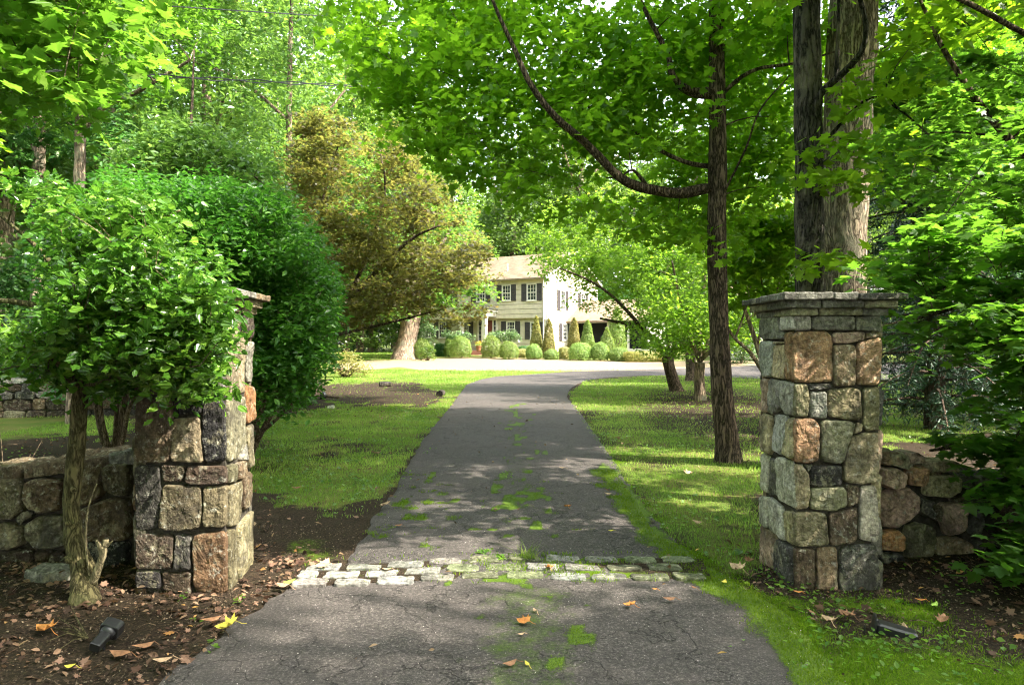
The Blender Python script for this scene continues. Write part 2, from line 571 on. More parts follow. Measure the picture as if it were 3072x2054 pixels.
# ------------------------------------------------------------------ the ground
LAWN_L = [(262, 494), (330, 512), (385, 492), (419, 447), (454, 404), (467, 386), (493, 377), (572, 374), (575, 371), (330, 369), (328, 384), (330, 404), (252, 425), (240, 470)]
DIRT_L = [(300, 392), (340, 383), (395, 381), (437, 388), (445, 398), (430, 406), (380, 406), (320, 403), (290, 412), (270, 418), (268, 400)]
LAWN_R = [(568, 393), (585, 380), (668, 375), (760, 376), (1024, 379), (1024, 432), (900, 445), (764, 475), (764, 566), (735, 577), (705, 563), (655, 537), (629, 493), (603, 454), (572, 406)]
MOSS_R = [(590, 462), (612, 465), (632, 495), (664, 535), (722, 563), (750, 585), (800, 618), (862, 690), (800, 690), (768, 645), (733, 610), (688, 585), (674, 568), (638, 540), (610, 495)]
MOSS_FR = [(742, 592), (800, 598), (865, 592), (925, 600), (1000, 632), (1060, 660), (1060, 700), (862, 700), (800, 620)]
TAN = [(325, 372), (345, 371), (400, 366.5), (420, 369.5), (574, 370.8), (780, 369.5), (780, 360), (627, 361), (514, 357.5), (470, 356.5), (400, 359.5), (365, 360), (340, 364)]
LAWN_FAR = [(340, 351), (400, 351), (412, 355), (468, 357.3), (400, 361), (365, 361.5), (300, 366), (150, 369), (150, 349)]
LAWN_B = [(-60, 416), (60, 410), (130, 416), (132, 432), (0, 436), (-60, 450)]


def polymask(u, v, poly, x, y):
    """soft edged mask by jittering the lookup"""
    acc = 0
    k_ = np.clip((v - 380) / 60, .6, 2.6)
    for du, dv in ((0, 0), (3, 0), (-3, 0), (0, 1.5), (0, -1.5), (5, 2), (-5, -2), (5, -2), (-5, 2)):
        acc = acc + inpoly(u + du * k_, v + dv * k_, poly)
    return acc / 9


def zones(x, y):
    z = ground_z(x, y)
    yy = np.maximum(y, .8)
    u, v = proj(x, yy, z)
    w_ = (vnoise(x, y, .45, 5) - .5) * 22 + (vnoise(x, y, .12, 15) - .5) * 16; w2 = (vnoise(x, y, .4, 9) - .5) * 20 + (vnoise(x, y, .11, 19) - .5) * 12
    sc = np.clip((v - 350) / 120, .05, 1)
    u2 = u + w_ * sc; v2 = v + w2 * sc
    f = fbm(x, y, 1.6, 2); f2 = fbm(x, y, .5, 11); f3 = fbm(x, y * .6, 4.5, 21)
    gl = polymask(u2, v2, LAWN_L, x, y) * np.clip((f2 * .5 + f * .5 - .25) * 2.6 + .25, .2, 1.1) * (1 - .95 * polymask(u2, v2, DIRT_L, x, y)) * (y > 3)
    near = sm(13, 18, y)
    gr = polymask(u2, v2, LAWN_R, x, y) * np.clip(2.6 * (f3 * .45 + f * .25 + f2 * .3) - .72, .03, 1)
    brown = np.exp(-((u - 715) / 75) ** 2 - ((v - 405) / 20) ** 2) + .8 * np.exp(-((u - 800) / 90) ** 2 - ((v - 428) / 16) ** 2)
    gr = gr * (1 - .92 * np.clip(brown * 1.25, 0, 1) * sm(.28, .5, f2 * .6 + f * .4))
    gf = polymask(u, v, LAWN_FAR, x, y)
    gb = polymask(u2, v2, LAWN_B, x, y) * .7
    # lawn in the open, out of frame to both sides
    go = sm(28, 34, y) * (np.abs(x) < 60)
    grass = np.clip(np.maximum.reduce([gl, gr, gf, gb, go * .8]), 0, 1)
    moss = np.maximum(polymask(u2, v2, MOSS_R, x, y), polymask(u2, v2, MOSS_FR, x, y) * np.clip(4.0 * (f * .6 + f2 * .4) - 1.62, 0, 1) * .95)
    moss = np.maximum(moss, .55 * np.exp(-((u - 305) / 34) ** 2 - ((v - 552) / 18) ** 2) * sm(.3, .6, f2))
    moss = np.where(y < 1.2, .4 * (x > 1.5) * f, moss)
    tan = polymask(u, v, TAN, x, y)
    grass = grass * (1 - tan) * (1 - .85 * np.clip(moss * 1.4, 0, 1))
    return grass, moss, tan


xs = np.concatenate([-np.geomspace(170, 7.2, 34), np.linspace(-7, 7, 281), np.geomspace(7.2, 170, 34)])
ys = np.concatenate([np.linspace(-30, -1, 12), np.linspace(-.7, 1.9, 8), np.linspace(2, 9, 141), np.linspace(9.1, 26, 120), np.linspace(26.3, 62, 100), np.geomspace(63, 320, 26)])
X, Y = np.meshgrid(xs, ys)
Z = ground_z(X, Y)
gm, mo, ta = zones(X.ravel(), Y.ravel())
micro = (fbm(X, Y, .35, 31) - .5) * .03 * (Y < 9) * (Y > 1)
u_, v_ = proj(X, np.maximum(Y, .8), Z)
DRIVE_PX = [(120, 720), (166, 684), (236, 624), (279, 594), (300, 582), (345, 563), (395, 487), (419, 445), (454, 402), (467, 384), (493, 376.5), (574, 371), (668, 369), (770, 363), (800, 379), (760, 377), (668, 374.7), (585, 380), (568, 393), (572, 406), (603, 454), (629, 493), (655, 537), (712, 563), (742, 581), (786, 611), (843, 684), (880, 720)]
ind = inpoly(u_, v_, DRIVE_PX) | ((Y < 2.1) & (np.abs(X) < 1.75 + .35 * np.maximum(0, 2.1 - Y)))
Z = Z + np.where(ind, -.012 * (Y < 12), micro)
nx, ny = len(xs), len(ys)
idx = np.arange(nx * ny).reshape(ny, nx)
q = np.stack([idx[:-1, :-1], idx[:-1, 1:], idx[1:, 1:], idx[1:, :-1]], -1).reshape(-1, 4)

g = NG('ground')
o = g.obj()
ag, am, at = g.attr('grass'), g.attr('moss'), g.attr('tan')
na = g.noise(7, 6, .7, o); nb = g.noise(55, 6, .75, o); nc = g.noise(1.3, 4, .6, o); nd_ = g.noise(180, 3, .7, o)
soil = g.ramp(nb, [(.36, (.008, .0055, .004)), (.5, (.027, .018, .012)), (.6, (.062, .041, .026)), (.7, (.22, .15, .10))])
soil = g.mix(g.ramp(na, [(.4, 0), (.7, .5)]), soil, (.03, .028, .014))
grs = g.ramp(nb, [(.3, (.03, .045, .010)), (.5, (.075, .12, .018)), (.7, (.15, .20, .04))])
grs = g.mix(g.ramp(nc, [(.4, 0), (.6, .6)]), grs, (.16, .13, .045))
mss = g.ramp(nd_, [(.3, (.024, .048, .002)), (.5, (.064, .116, .004)), (.7, (.135, .20, .012))])
tn = g.ramp(nb, [(.3, (.13, .10, .06)), (.5, (.24, .18, .11)), (.7, (.40, .31, .21))])
tn = g.mix(g.ramp(na, [(.45, 0), (.7, .5)]), tn, (.30, .27, .10))


def msk(a, lo=.35, hi=.6, amp=.8):
    s_ = g.math('ADD', a, g.math('MULTIPLY', g.math('SUBTRACT', na, .5), amp))
    s_ = g.math('ADD', s_, g.math('MULTIPLY', g.math('SUBTRACT', nb, .5), amp * .8))
    return g.ramp(s_, [(lo, 0), (hi, 1)])


c = g.mix(msk(ag, .25, .6), soil, grs)
c = g.mix(msk(at, .35, .6, .5), c, tn)
c = g.mix(msk(am, .3, .55), c, mss)
hh = g.math('ADD', g.math('MULTIPLY', nb, .7), g.math('MULTIPLY', nd_, .3))
ground_mat = g.done(g.pbr(c, .95, g.bump(hh, .9, .025), .12))
grd = np_mesh('ground', np.stack([X.ravel(), Y.ravel(), Z.ravel()], 1), q.ravel(), np.full(len(q), 4), ground_mat,
              {'grass': gm, 'moss': mo, 'tan': ta}, smooth=True)
tag(grd, kind='structure')

# ------------------------------------------------------------------ the driveway: one ribbon that bends right in front of the house
Lp = [(60, 760), (120, 722), (166, 684), (236, 624), (279, 594), (303, 580), (345, 563), (372, 522), (395, 487), (419, 445), (437, 421), (454, 402), (460, 392), (467, 384), (480, 379), (497, 376.2), (530, 374.2), (574, 371.2), (620, 370.1), (668, 369), (730, 366.5), (800, 363)]
Rp = [(960, 760), (890, 722), (843, 684), (786, 611), (750, 592), (722, 575), (700, 563), (668, 535), (636, 493), (608, 452), (589, 424), (573, 404), (567, 396), (569, 390), (573, 386), (582, 381.5), (596, 378.3), (618, 376.4), (640, 375.4), (680, 375), (745, 377.5), (830, 381)]
NL = 90
LW = [gp(*p) for p in Lp]; RW = [gp(*p) for p in Rp]
LW = [Vector((-3.2, -2, 0)), Vector((-2.6, .6, 0))] + LW[1:] + [Vector((LW[-1].x + 25, LW[-1].y + 1, LW[-1].z))]
RW = [Vector((3.4, -2, 0)), Vector((2.2, .6, 0))] + RW[1:] + [Vector((RW[-1].x + 30, RW[-1].y, RW[-1].z))]


def dens(a, per):
    out = []
    for i in range(len(a) - 1):
        for k in range(per):
            out.append(a[i].lerp(a[i + 1], k / per))
    out.append(a[-1]); return out


LD, RD = dens(LW, 12), dens(RW, 12)
nc_ = 60
vv = []
for a, b in zip(LD, RD):
    for k in range(nc_ + 1):
        t = k / nc_
        p = a.lerp(b, t)
        if k in (0, nc_) and p.y < 30:
            p = p + (b - a).normalized() * (mnoise.noise(p * 6) * .05 + mnoise.noise(p * 1.7) * .05)
        crown = .018 * (1 - (2 * t - 1) ** 2)
        edge = -.012 if k in (0, nc_) else 0
        vv.append((p.x, p.y, float(ground_z(p.x, p.y)) + .012 + crown * (p.y < 30) + edge + .02 * float(sm(25, 40, p.y))))
vv = np.array(vv)
idx = np.arange(len(vv)).reshape(len(LD), nc_ + 1)
q = np.stack([idx[:-1, :-1], idx[:-1, 1:], idx[1:, 1:], idx[1:, :-1]], -1).reshape(-1, 4)


def drive_moss(x, y):
    u, v = proj(x, np.maximum(y, .8), ground_z(x, y))
    n = fbm(x, y * .9, .13, 41, 4); n2 = fbm(x, y, .9, 51)
    cx = .12 + .25 * (vnoise(y, y * 0, .8, 3) - .5)
    mid = np.exp(-((x - cx) / .26) ** 2) * sm(19, 14, y) * sm(5.0, 5.4, y)
    mid = mid * (.25 + .72 * sm(8.2, 6.4, y) * sm(5.9, 6.6, y) + .45 * sm(9, 11, y))
    cr = np.exp(-((x + .85 + .1 * (y - 5)) / .4) ** 2) * .42 * sm(9, 7, y) * sm(5, 5.4, y)
    low = np.exp(-((x - .10) / .42) ** 2) * sm(4.6, 4.3, y) * sm(2.6, 3.3, y) * .16
    ap = np.exp(-((x - .15) / .5) ** 2) * np.exp(-((y - 4.52) / .10) ** 2) * .9
    line = np.exp(-((y - 5.75 - .02 * x) / .035) ** 2) * (np.abs(x - .25) < .9) * .8
    m = np.maximum.reduce([mid, cr, low, ap, line])
    m = np.clip(m * 1.0 + (n - .585) * 4.0 * (m > .08), 0, 1)
    r = np.maximum(polymask(u + (n - .5) * 40, v + (n2 - .5) * 14, MOSS_R, x, y), 0)
    return np.clip(np.maximum(m, r), 0, 1)


dm = drive_moss(vv[:, 0], vv[:, 1])
film = np.exp(-((vv[:, 0] - .10) / .40) ** 2) * sm(4.6, 4.3, vv[:, 1]) * sm(2.3, 3.2, vv[:, 1]) + .7 * np.exp(-((vv[:, 0] - .1) / .5) ** 2) * sm(4.9, 5.3, vv[:, 1]) * sm(22, 12, vv[:, 1])
g = NG('asphalt')
o = g.obj()
v1 = g.voro(95, o); n1 = g.noise(60, 7, .9, o); n2 = g.noise(.9, 5, .6, o); n3 = g.noise(6, 5, .65, o)
agg = g.ramp(n1, [(.38, (.005, .0045, .004)), (.47, (.034, .029, .027)), (.56, (.078, .068, .062)), (.65, (.34, .30, .27))])
c = g.mix(g.ramp(n2, [(.35, 0), (.7, .5)]), agg, (.092, .076, .070))
c = g.mix(g.ramp(n3, [(.55, 0), (.7, .45)]), c, (.03, .026, .024))
ck = g.voro(1.5, g.obj(), 'DISTANCE_TO_EDGE')
wv = g.n('VectorMath', operation='ADD'); nz = g.n('TexNoise'); nz.inputs['Scale'].default_value = 3; nz.inputs['Detail'].default_value = 6
g.L(o, nz.inputs['Vector']); sc_ = g.n('VectorMath', operation='SCALE'); g.L(nz.outputs['Color'], sc_.inputs[0]); sc_.inputs['Scale'].default_value = .9
g.L(o, wv.inputs[0]); g.L(sc_.outputs[0], wv.inputs[1])
ck = g.voro(1.5, wv.outputs[0], 'DISTANCE_TO_EDGE'); ck2 = g.voro(7, wv.outputs[0], 'DISTANCE_TO_EDGE')
far_ = g.ramp(g.noise(.5, 3, .5, o), [(.4, 0), (.6, 1)])
ckm = g.math('MAXIMUM', g.ramp(ck, [(0, 1), (.010, 0)]), g.math('MULTIPLY', g.math('MULTIPLY', g.ramp(ck2, [(0, 1), (.04, 0)]), far_), .5))
c = g.mix(g.math('MULTIPLY', ckm, .8), c, (.010, .009, .008))
am = g.attr('moss'); s_ = g.math('ADD', am, g.math('MULTIPLY', g.math('SUBTRACT', g.noise(30, 5, .75, o), .5), 1.0))
fl_ = g.math('ADD', g.math('MULTIPLY', g.attr('film'), .55), g.math('MULTIPLY', g.math('SUBTRACT', g.noise(9, 7, .8, o), .5), 1.5))
mf = g.math('MAXIMUM', g.ramp(s_, [(.40, 0), (.62, 1)]), g.ramp(fl_, [(.42, 0), (.75, .75)]))
c = g.mix(mf, c, g.ramp(g.noise(160, 3, .7, o), [(.3, (.024, .048, .002)), (.5, (.064, .116, .004)), (.7, (.135, .20, .012))]))
hh = g.math('ADD', g.math('SUBTRACT', n1, g.math('MULTIPLY', ckm, 1.5)), g.math('MULTIPLY', mf, 1.2))
asph = g.done(g.pbr(c, g.ramp(n2, [(.3, .75), (.7, .9)]), g.bump(hh, .8, .012), .3))
drv = np_mesh('driveway', vv, q.ravel(), np.full(len(q), 4), asph, {'moss': dm, 'film': film}, smooth=True)
tag(drv, kind='structure')

# ------------------------------------------------------------------ stones
STC = dict(tan=(.34, .28, .17), lgrey=(.42, .395, .345), grey=(.21, .198, .168), dgrey=(.088, .082, .072), rust=(.27, .165, .095), orange=(.38, .20, .09),
           brown=(.20, .145, .09), dbrown=(.10, .072, .05), green=(.26, .24, .155), pink=(.36, .25, .19), black=(.045, .043, .042), cream=(.46, .41, .32), olive=(.21, .18, .105))


def chaikin(p, n=2, k=.22):
    for _ in range(n):
        q = []
        for i in range(len(p)):
            a, b = p[i], p[(i + 1) % len(p)]
            q += [a.lerp(b, k), a.lerp(b, 1 - k)]
        p = q
    return p


def stone(mb, poly, nrm, col, proud=.022, back=.06, gap=.006, K=44, rough=.006, seed=0.0, ch=.11, grow=.004):
    nrm = Vector(nrm).normalized()
    poly = [Vector(p) for p in poly]
    c = sum(poly, Vector()) / len(poly)
    poly = [c + (p - c) + (p - c).normalized() * grow for p in poly]
    poly = chaikin(poly, 2, ch * .75)
    c = sum(poly, Vector()) / len(poly)
    # resample
    Ls = [(poly[(i + 1) % len(poly)] - poly[i]).length for i in range(len(poly))]
    tot = sum(Ls); step = tot / K; out = []; acc = 0; i = 0; pos = 0
    for k in range(K):
        t = k * step
        while pos + Ls[i] < t: pos += Ls[i]; i += 1
        out.append(poly[i].lerp(poly[(i + 1) % len(poly)], (t - pos) / Ls[i]))
    size = tot / 4
    g_ = gap / (size / 2)
    e1 = .006 / size * 2; e2 = .014 / size * 2
    prof = [(1 - g_, -back), (1 - g_, -.006), (1 - g_ - e1 * .3, .45 * proud), (1 - g_ - e1, .82 * proud), (1 - g_ - e2, .97 * proud), (.80, 1.0 * proud), (.64, 1.02 * proud), (.47, 1.05 * proud), (.3, 1.06 * proud), (.14, 1.06 * proud)]
    vs = []
    kf = random.uniform(.8, 1.25); col = tuple(q * kf * random.uniform(.96, 1.04) for q in col)
    tl = (random.uniform(-.06, .06), random.uniform(-.06, .06))
    ex = nrm.cross(Vector((0, 0, 1))); ex = ex.normalized() if ex.length > .1 else Vector((1, 0, 0)); ey = nrm.cross(ex)
    for j, (s, h) in enumerate(prof):
        for k, p in enumerate(out):
            w_ = c + (p - c) * s
            d = 0
            if j > 0:
                q = w_ * 9 + Vector((seed * 7.7, seed, 0))
                d = mnoise.noise(q) * rough * 1.6 + mnoise.noise(q * 2.7) * rough * 1.2 + abs(mnoise.noise(q * 6)) * rough * 1.1
                if j > 1: d += (w_ - c).dot(ex) * tl[0] + (w_ - c).dot(ey) * tl[1]
            rad = (p - c).normalized() * (mnoise.noise(w_ * 22 + Vector((seed, 3, 1))) * .005 + abs(mnoise.noise(w_ * 55)) * -.004 if j > 0 else 0)
            vs.append(w_ + nrm * (h + d) + rad)
    vs.append(c + nrm * (proud * 1.06 + mnoise.noise(c * 9 + Vector((seed * 7.7, seed, 0))) * rough * 1.6))
    fs = []
    for j in range(len(prof) - 1):
        for k in range(K):
            l = (k + 1) % K
            fs.append((j * K + k, j * K + l, (j + 1) * K + l, (j + 1) * K + k))
    m = (len(prof) - 1) * K
    for k in range(K): fs.append((m + k, m + (k + 1) % K, len(vs) - 1))
    # orientation
    a, b, cc = Vector(vs[0]), Vector(vs[1]), Vector(vs[K])
    area = Vector()
    for k in range(K): area += (out[k] - c).cross(out[(k + 1) % K] - c)
    if area.dot(nrm) < 0: fs = [tuple(reversed(f)) for f in fs]
    mb.col = col
    mb.add(vs, fs)


def fitbox(mb, x0, x1, y0, y1, z0, z1, col, Mx, b=.006, seed=0):
    """cut cap stone: subdivided block with worn, slightly wavy faces"""
    bm = bmesh.new()
    bmesh.ops.create_cube(bm, size=1)
    bmesh.ops.bevel(bm, geom=bm.edges[:], offset=.06, segments=1, affect='EDGES')
    bmesh.ops.subdivide_edges(bm, edges=bm.edges[:], cuts=3, use_grid_fill=True)
    sx, sy, sz = x1 - x0, y1 - y0, z1 - z0
    for v in bm.verts:
        p = Vector((x0 + sx * (v.co.x + .5), y0 + sy * (v.co.y + .5), z0 + sz * (v.co.z + .5)))
        # keep the bevel in real units
        for ax, s_, a0, a1 in ((0, sx, x0, x1), (1, sy, y0, y1), (2, sz, z0, z1)):
            t = v.co[ax] + .5
            if t < .06 - 1e-6: p[ax] = a0 + b * t / .06
            elif abs(t - .06) < 1e-6: p[ax] = a0 + b
            elif t > .94 + 1e-6: p[ax] = a1 - b * (1 - t) / .06
            elif abs(t - .94) < 1e-6: p[ax] = a1 - b
        q = p * 11 + Vector((seed * 3.3, 0, seed))
        n_ = Vector((mnoise.noise(q), mnoise.noise(q + Vector((9, 0, 0))), mnoise.noise(q + Vector((0, 9, 0)))))
        v.co = Mx @ (p + n_ * .006 + n_.zxy * .0)
    kf = random.uniform(.8, 1.25); mb.col = tuple(k * kf for k in col)
    bm.verts.ensure_lookup_table()
    mb.add([tuple(v.co) for v in bm.verts], [tuple(v.index for v in f.verts) for f in bm.faces])
    bm.free()


from mathutils import Matrix

Z4 = lambda L: [(2150 + x * .44649, 800 + y * .44649) for x, y in L]
Z5 = lambda L: [(2150 + x * .44888, 1350 + y * .44888) for x, y in L]


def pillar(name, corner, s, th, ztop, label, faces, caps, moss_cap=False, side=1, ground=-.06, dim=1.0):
    """corner: near visible corner; faces: list of (kind, polys in face coordinates)"""
    root = empty(name, (corner[0], corner[1], 0), 0, label, 'stone pillar', 'stone gate pillars either side of the driveway')
    # local frame: ex along the front face away from the corner, ey to the back
    ex = Vector((cos(th) * side, sin(th) * side, 0)); ey = Vector((-sin(th), cos(th), 0)); ez = Vector((0, 0, 1))
    loc = lambda a, b, z: ex * a + ey * b + ez * z
    core = MB(); R4 = Matrix(((ex.x, ey.x, 0, 0), (ex.y, ey.y, 0, 0), (0, 0, 1, 0), (0, 0, 0, 1)))
    core.box(.012, s - .012, .012, s - .012, ground - .1, ztop, 0, R4)
    st = MB(); k = 0
    for which, L in faces:
        for col, poly in L:
            k += 1
            if which == 'front': pts = [loc(a * s, 0, z) for a, z in poly]; n = -ey
            elif which == 'side': pts = [loc(0, a * s, z) for a, z in poly]; n = -ex
            elif which == 'outer': pts = [loc(s, a * s, z) for a, z in poly]; n = ex
            else: pts = [loc(a * s, s, z) for a, z in poly]; n = ey
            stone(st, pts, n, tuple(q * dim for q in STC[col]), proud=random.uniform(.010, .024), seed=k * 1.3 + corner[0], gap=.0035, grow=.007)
    st.build('stonework', M['stone'], root, smooth=False, cols=True)
    core.build('mortar', M['mortar'], root)
    # cap courses: three projecting tiers of cut slabs
    for ti, (z0, z1, ov, cols) in enumerate(caps):
        cm = MB(); n = 3 if ti else 3
        a0, a1 = -ov, s + ov
        br = [a0] + sorted(a0 + (a1 - a0) * (j / n + random.uniform(-.08, .08)) for j in range(1, n)) + [a1]
        for j in range(n):
            for r_ in range(2):
                m_ = (a0 + a1) / 2 + .03 * (ti - 1)
                b0, b1 = (a0, m_ - .003) if r_ == 0 else (m_ + .003, a1)
                fitbox(cm, br[j] + .003, br[j + 1] - .003, b0 + random.uniform(-.006, .006), b1, z0, z1 + random.uniform(-.004, .004), STC[random.choice(cols)], R4, seed=ti * 7 + j + r_ * 3)
        cm.build('cap_course', M['stone'], root, cols=True)
    return root


def grid_faces(zt, rows, seed, dark=False):
    """squared rubble for faces that the photograph does not show"""
    R = random.Random(seed); out = []; z = -.06; cols = ['tan', 'grey', 'brown', 'rust', 'green', 'dgrey', 'pink']
    hs = [R.uniform(.7, 1.4) for _ in range(rows)]; k = (zt + .06) / sum(hs)
    for h in hs:
        h *= k; n = R.choice([2, 3, 3]); ws = [R.uniform(.7, 1.4) for _ in range(n)]; kk = 1 / sum(ws); x = 0
        for w_ in ws:
            w_ *= kk; j = lambda: R.uniform(-.015, .015)
            out.append((R.choice(cols), [(x + .012, z + .008 + j() * .3), (x + w_ - .012, z + .008 + j() * .3), (x + w_ - .012 + j() * .5, z + h - .008 + j() * .3), (x + .012 + j() * .5, z + h - .008 + j() * .3)]))
            x += w_
        z += h
    return out


# right pillar: outlines of its stones in face coordinates (0..1 across, metres up)
def rp_front(L):
    out = []
    for x, y in L:
        t = (y - 340) / (2157 - 340)
        xl = 540 + (493 - 540) * t; xr = 1112 + (1081 - 1112) * t
        out.append(((x - xl) / (xr - xl), 1.775 - t * 1.80))
    return out


def rp_side(L):
    out = []
    for x, y in L:
        t = (y - 340) / (2110 - 340)
        xl = 345 + (287 - 345) * t; xc = 540 + (497 - 540) * t
        a = (xc - x) / (xc - xl)
        tb = (y - 345) / ((2157 - a * 90) - 345)
        out.append((a, 1.775 - tb * 1.80))
    return out


RF = [('lgrey', [(542, 342), (646, 342), (645, 435), (545, 440)]), ('grey', [(655, 342), (935, 342), (930, 440), (655, 437)]), ('grey', [(945, 342), (1110, 342), (1108, 445), (940, 440)]),
      ('rust', [(530, 450), (740, 440), (785, 475), (785, 770), (640, 780), (520, 775)]), ('pink', [(792, 450), (1000, 448), (998, 500), (880, 522), (790, 522)]), ('brown', [(1005, 452), (1105, 455), (1105, 475), (1005, 492)]),
      ('brown', [(790, 530), (940, 532), (930, 770), (920, 800), (788, 806)]), ('rust', [(948, 520), (1108, 478), (1100, 660), (1088, 795), (935, 795)]), ('dgrey', [(615, 787), (768, 785), (765, 815), (615, 828)]),
      ('olive', [(528, 790), (612, 787), (622, 900), (605, 1005), (522, 1000)]), ('grey', [(632, 838), (742, 842), (740, 1018), (625, 1010)]), ('olive', [(748, 832), (900, 812), (965, 825), (968, 1000), (940, 1032), (750, 1005)]),
      ('olive', [(985, 815), (1090, 805), (1084, 1090), (1000, 1098), (975, 1060)]), ('rust', [(518, 1015), (640, 1010), (690, 1050), (672, 1290), (600, 1308), (515, 1300)]), ('green', [(695, 1025), (880, 1030), (925, 1050), (832, 1310), (690, 1302)]),
      ('tan', [(940, 1042), (975, 1050), (970, 1098), (908, 1118)]), ('olive', [(892, 1140), (1000, 1105), (1080, 1110), (1078, 1350), (1062, 1432), (950, 1445), (842, 1430), (840, 1330)]), ('tan', [(515, 1312), (562, 1320), (605, 1380), (612, 1500), (600, 1605), (515, 1618)]),
      ('grey', [(585, 1320), (640, 1316), (607, 1365)]), ('black', [(625, 1322), (830, 1322), (830, 1450), (700, 1462), (612, 1448)]), ('green', [(622, 1470), (840, 1460), (858, 1500), (855, 1590), (780, 1622), (608, 1608)]),
      ('dbrown', [(852, 1447), (945, 1458), (940, 1570), (860, 1600)]), ('cream', [(957, 1460), (1050, 1450), (1064, 1480), (1066, 1800), (1040, 1825), (940, 1810), (947, 1560)]), ('olive', [(502, 1632), (640, 1627), (722, 1640), (730, 1832), (660, 1850), (500, 1853)]),
      ('dbrown', [(735, 1640), (930, 1592), (930, 1800), (900, 1828), (740, 1846)]), ('dbrown', [(500, 1867), (635, 1864), (630, 2150), (497, 2165)]), ('brown', [(645, 1862), (790, 1857), (788, 2150), (645, 2155)]), ('dgrey', [(808, 1880), (870, 1850), (1058, 1835), (1080, 2160), (800, 2165)])]
RS = [('grey', [(348, 342), (465, 342), (462, 440), (495, 455), (490, 500), (345, 492)]), ('lgrey', [(470, 342), (538, 342), (540, 440), (470, 440)]), ('lgrey', [(335, 500), (418, 505), (415, 740), (370, 755), (330, 742)]),
      ('tan', [(425, 537), (490, 532), (488, 765), (410, 757)]), ('tan', [(425, 508), (490, 510), (490, 525), (425, 528)]), ('rust', [(495, 450), (532, 448), (520, 770), (494, 768)]), ('pink', [(330, 765), (375, 765), (372, 900), (362, 998), (325, 995)]),
      ('grey', [(382, 762), (440, 772), (450, 960), (402, 1013), (367, 998)]), ('lgrey', [(447, 772), (526, 785), (520, 1003), (472, 995), (457, 955)]), ('tan', [(320, 1007), (390, 1017), (380, 1290), (315, 1275)]),
      ('lgrey', [(412, 1003), (490, 1005), (465, 1200), (440, 1275), (388, 1250)]), ('tan', [(495, 1017), (520, 1015), (516, 1290), (462, 1270), (475, 1200)]), ('cream', [(312, 1287), (365, 1297), (352, 1558), (308, 1540)]),
      ('dgrey', [(370, 1302), (415, 1327), (410, 1550), (358, 1575)]), ('cream', [(420, 1287), (514, 1300), (514, 1615), (415, 1573)]), ('cream', [(296, 1590), (350, 1582), (348, 1700), (350, 1800), (291, 1780)]),
      ('lgrey', [(356, 1572), (445, 1622), (455, 1848), (355, 1800)]), ('tan', [(455, 1642), (502, 1634), (500, 1850), (460, 1832)]), ('pink', [(291, 1792), (400, 1812), (378, 2068), (289, 2060)]), ('dgrey', [(402, 1842), (497, 1865), (494, 2160), (430, 2120), (380, 2060)])]
rf = [(c, rp_front(p)) for c, p in RF]; rs = [(c, rp_side(p)) for c, p in RS]
capsR = [(1.775, 1.822, .035, ['grey', 'green']), (1.822, 1.872, .075, ['grey', 'green']), (1.872, 1.918, .115, ['dgrey', 'grey'])]
pillar('stone_pillar', (1.835, 4.44), .565, radians(0), 1.80,
       'square stone gate pillar right of the driveway with an orange brown block near its top', [('front', rf), ('side', rs), ('outer', grid_faces(1.77, 7, 5)), ('rear', grid_faces(1.77, 7, 6))], capsR)

A2 = lambda L: L


def lp_front(L):
    out = []
    for x, y in L:
        t = (y - 943) / (1773 - 943)
        xc = 672 + (680 - 672) * t
        out.append(((xc - x) / (xc - 397), 1.80 - t * 1.83))
    return out


def lp_side(L):
    out = []
    for x, y in L:
        t0 = (y - 943) / (1773 - 943); xc = 672 + 8 * t0
        a = (x - xc) / (754 - xc)
        t = (y - 943) / ((1773 - 62 * a) - 943)
        out.append((a, 1.80 - t * 1.83))
    return out


LF = [('brown', [(397, 950), (470, 950), (468, 1040), (397, 1045)]), ('dbrown', [(475, 948), (575, 948), (578, 1038), (475, 1035)]), ('grey', [(582, 948), (668, 945), (668, 1000), (585, 1005)]), ('brown', [(397, 1052), (500, 1048), (505, 1130), (397, 1135)]),
      ('rust', [(510, 1045), (600, 1042), (612, 1120), (560, 1128), (510, 1122)]), ('dbrown', [(606, 1010), (670, 1005), (672, 1110), (620, 1115)]), ('tan', [(397, 1142), (515, 1138), (515, 1185), (397, 1180)]), ('grey', [(530, 1132), (668, 1122), (670, 1187), (530, 1183)]),
      ('brown', [(397, 1192), (505, 1192), (512, 1290), (498, 1380), (397, 1380)]), ('black', [(515, 1192), (600, 1192), (600, 1240), (520, 1245)]), ('tan', [(507, 1253), (592, 1251), (600, 1330), (605, 1383), (503, 1378)]), ('black', [(605, 1203), (670, 1197), (676, 1378), (612, 1383), (600, 1300)]),
      ('dgrey', [(397, 1387), (470, 1387), (474, 1480), (464, 1575), (397, 1578)]), ('dbrown', [(476, 1387), (550, 1391), (545, 1420), (535, 1438), (480, 1435)]), ('dbrown', [(556, 1391), (676, 1393), (678, 1445), (600, 1447), (547, 1440)]),
      ('olive', [(480, 1443), (598, 1450), (602, 1520), (597, 1570), (520, 1580), (466, 1570)]), ('olive', [(605, 1452), (678, 1450), (678, 1570), (604, 1570)]), ('dbrown', [(397, 1587), (515, 1587), (514, 1660), (507, 1688), (397, 1685)]),
      ('dgrey', [(520, 1587), (565, 1590), (571, 1692), (514, 1692)]), ('rust', [(573, 1592), (678, 1582), (681, 1776), (576, 1752)]), ('black', [(397, 1693), (475, 1693), (476, 1745), (397, 1740)]), ('dbrown', [(480, 1698), (568, 1698), (572, 1765), (480, 1750)])]
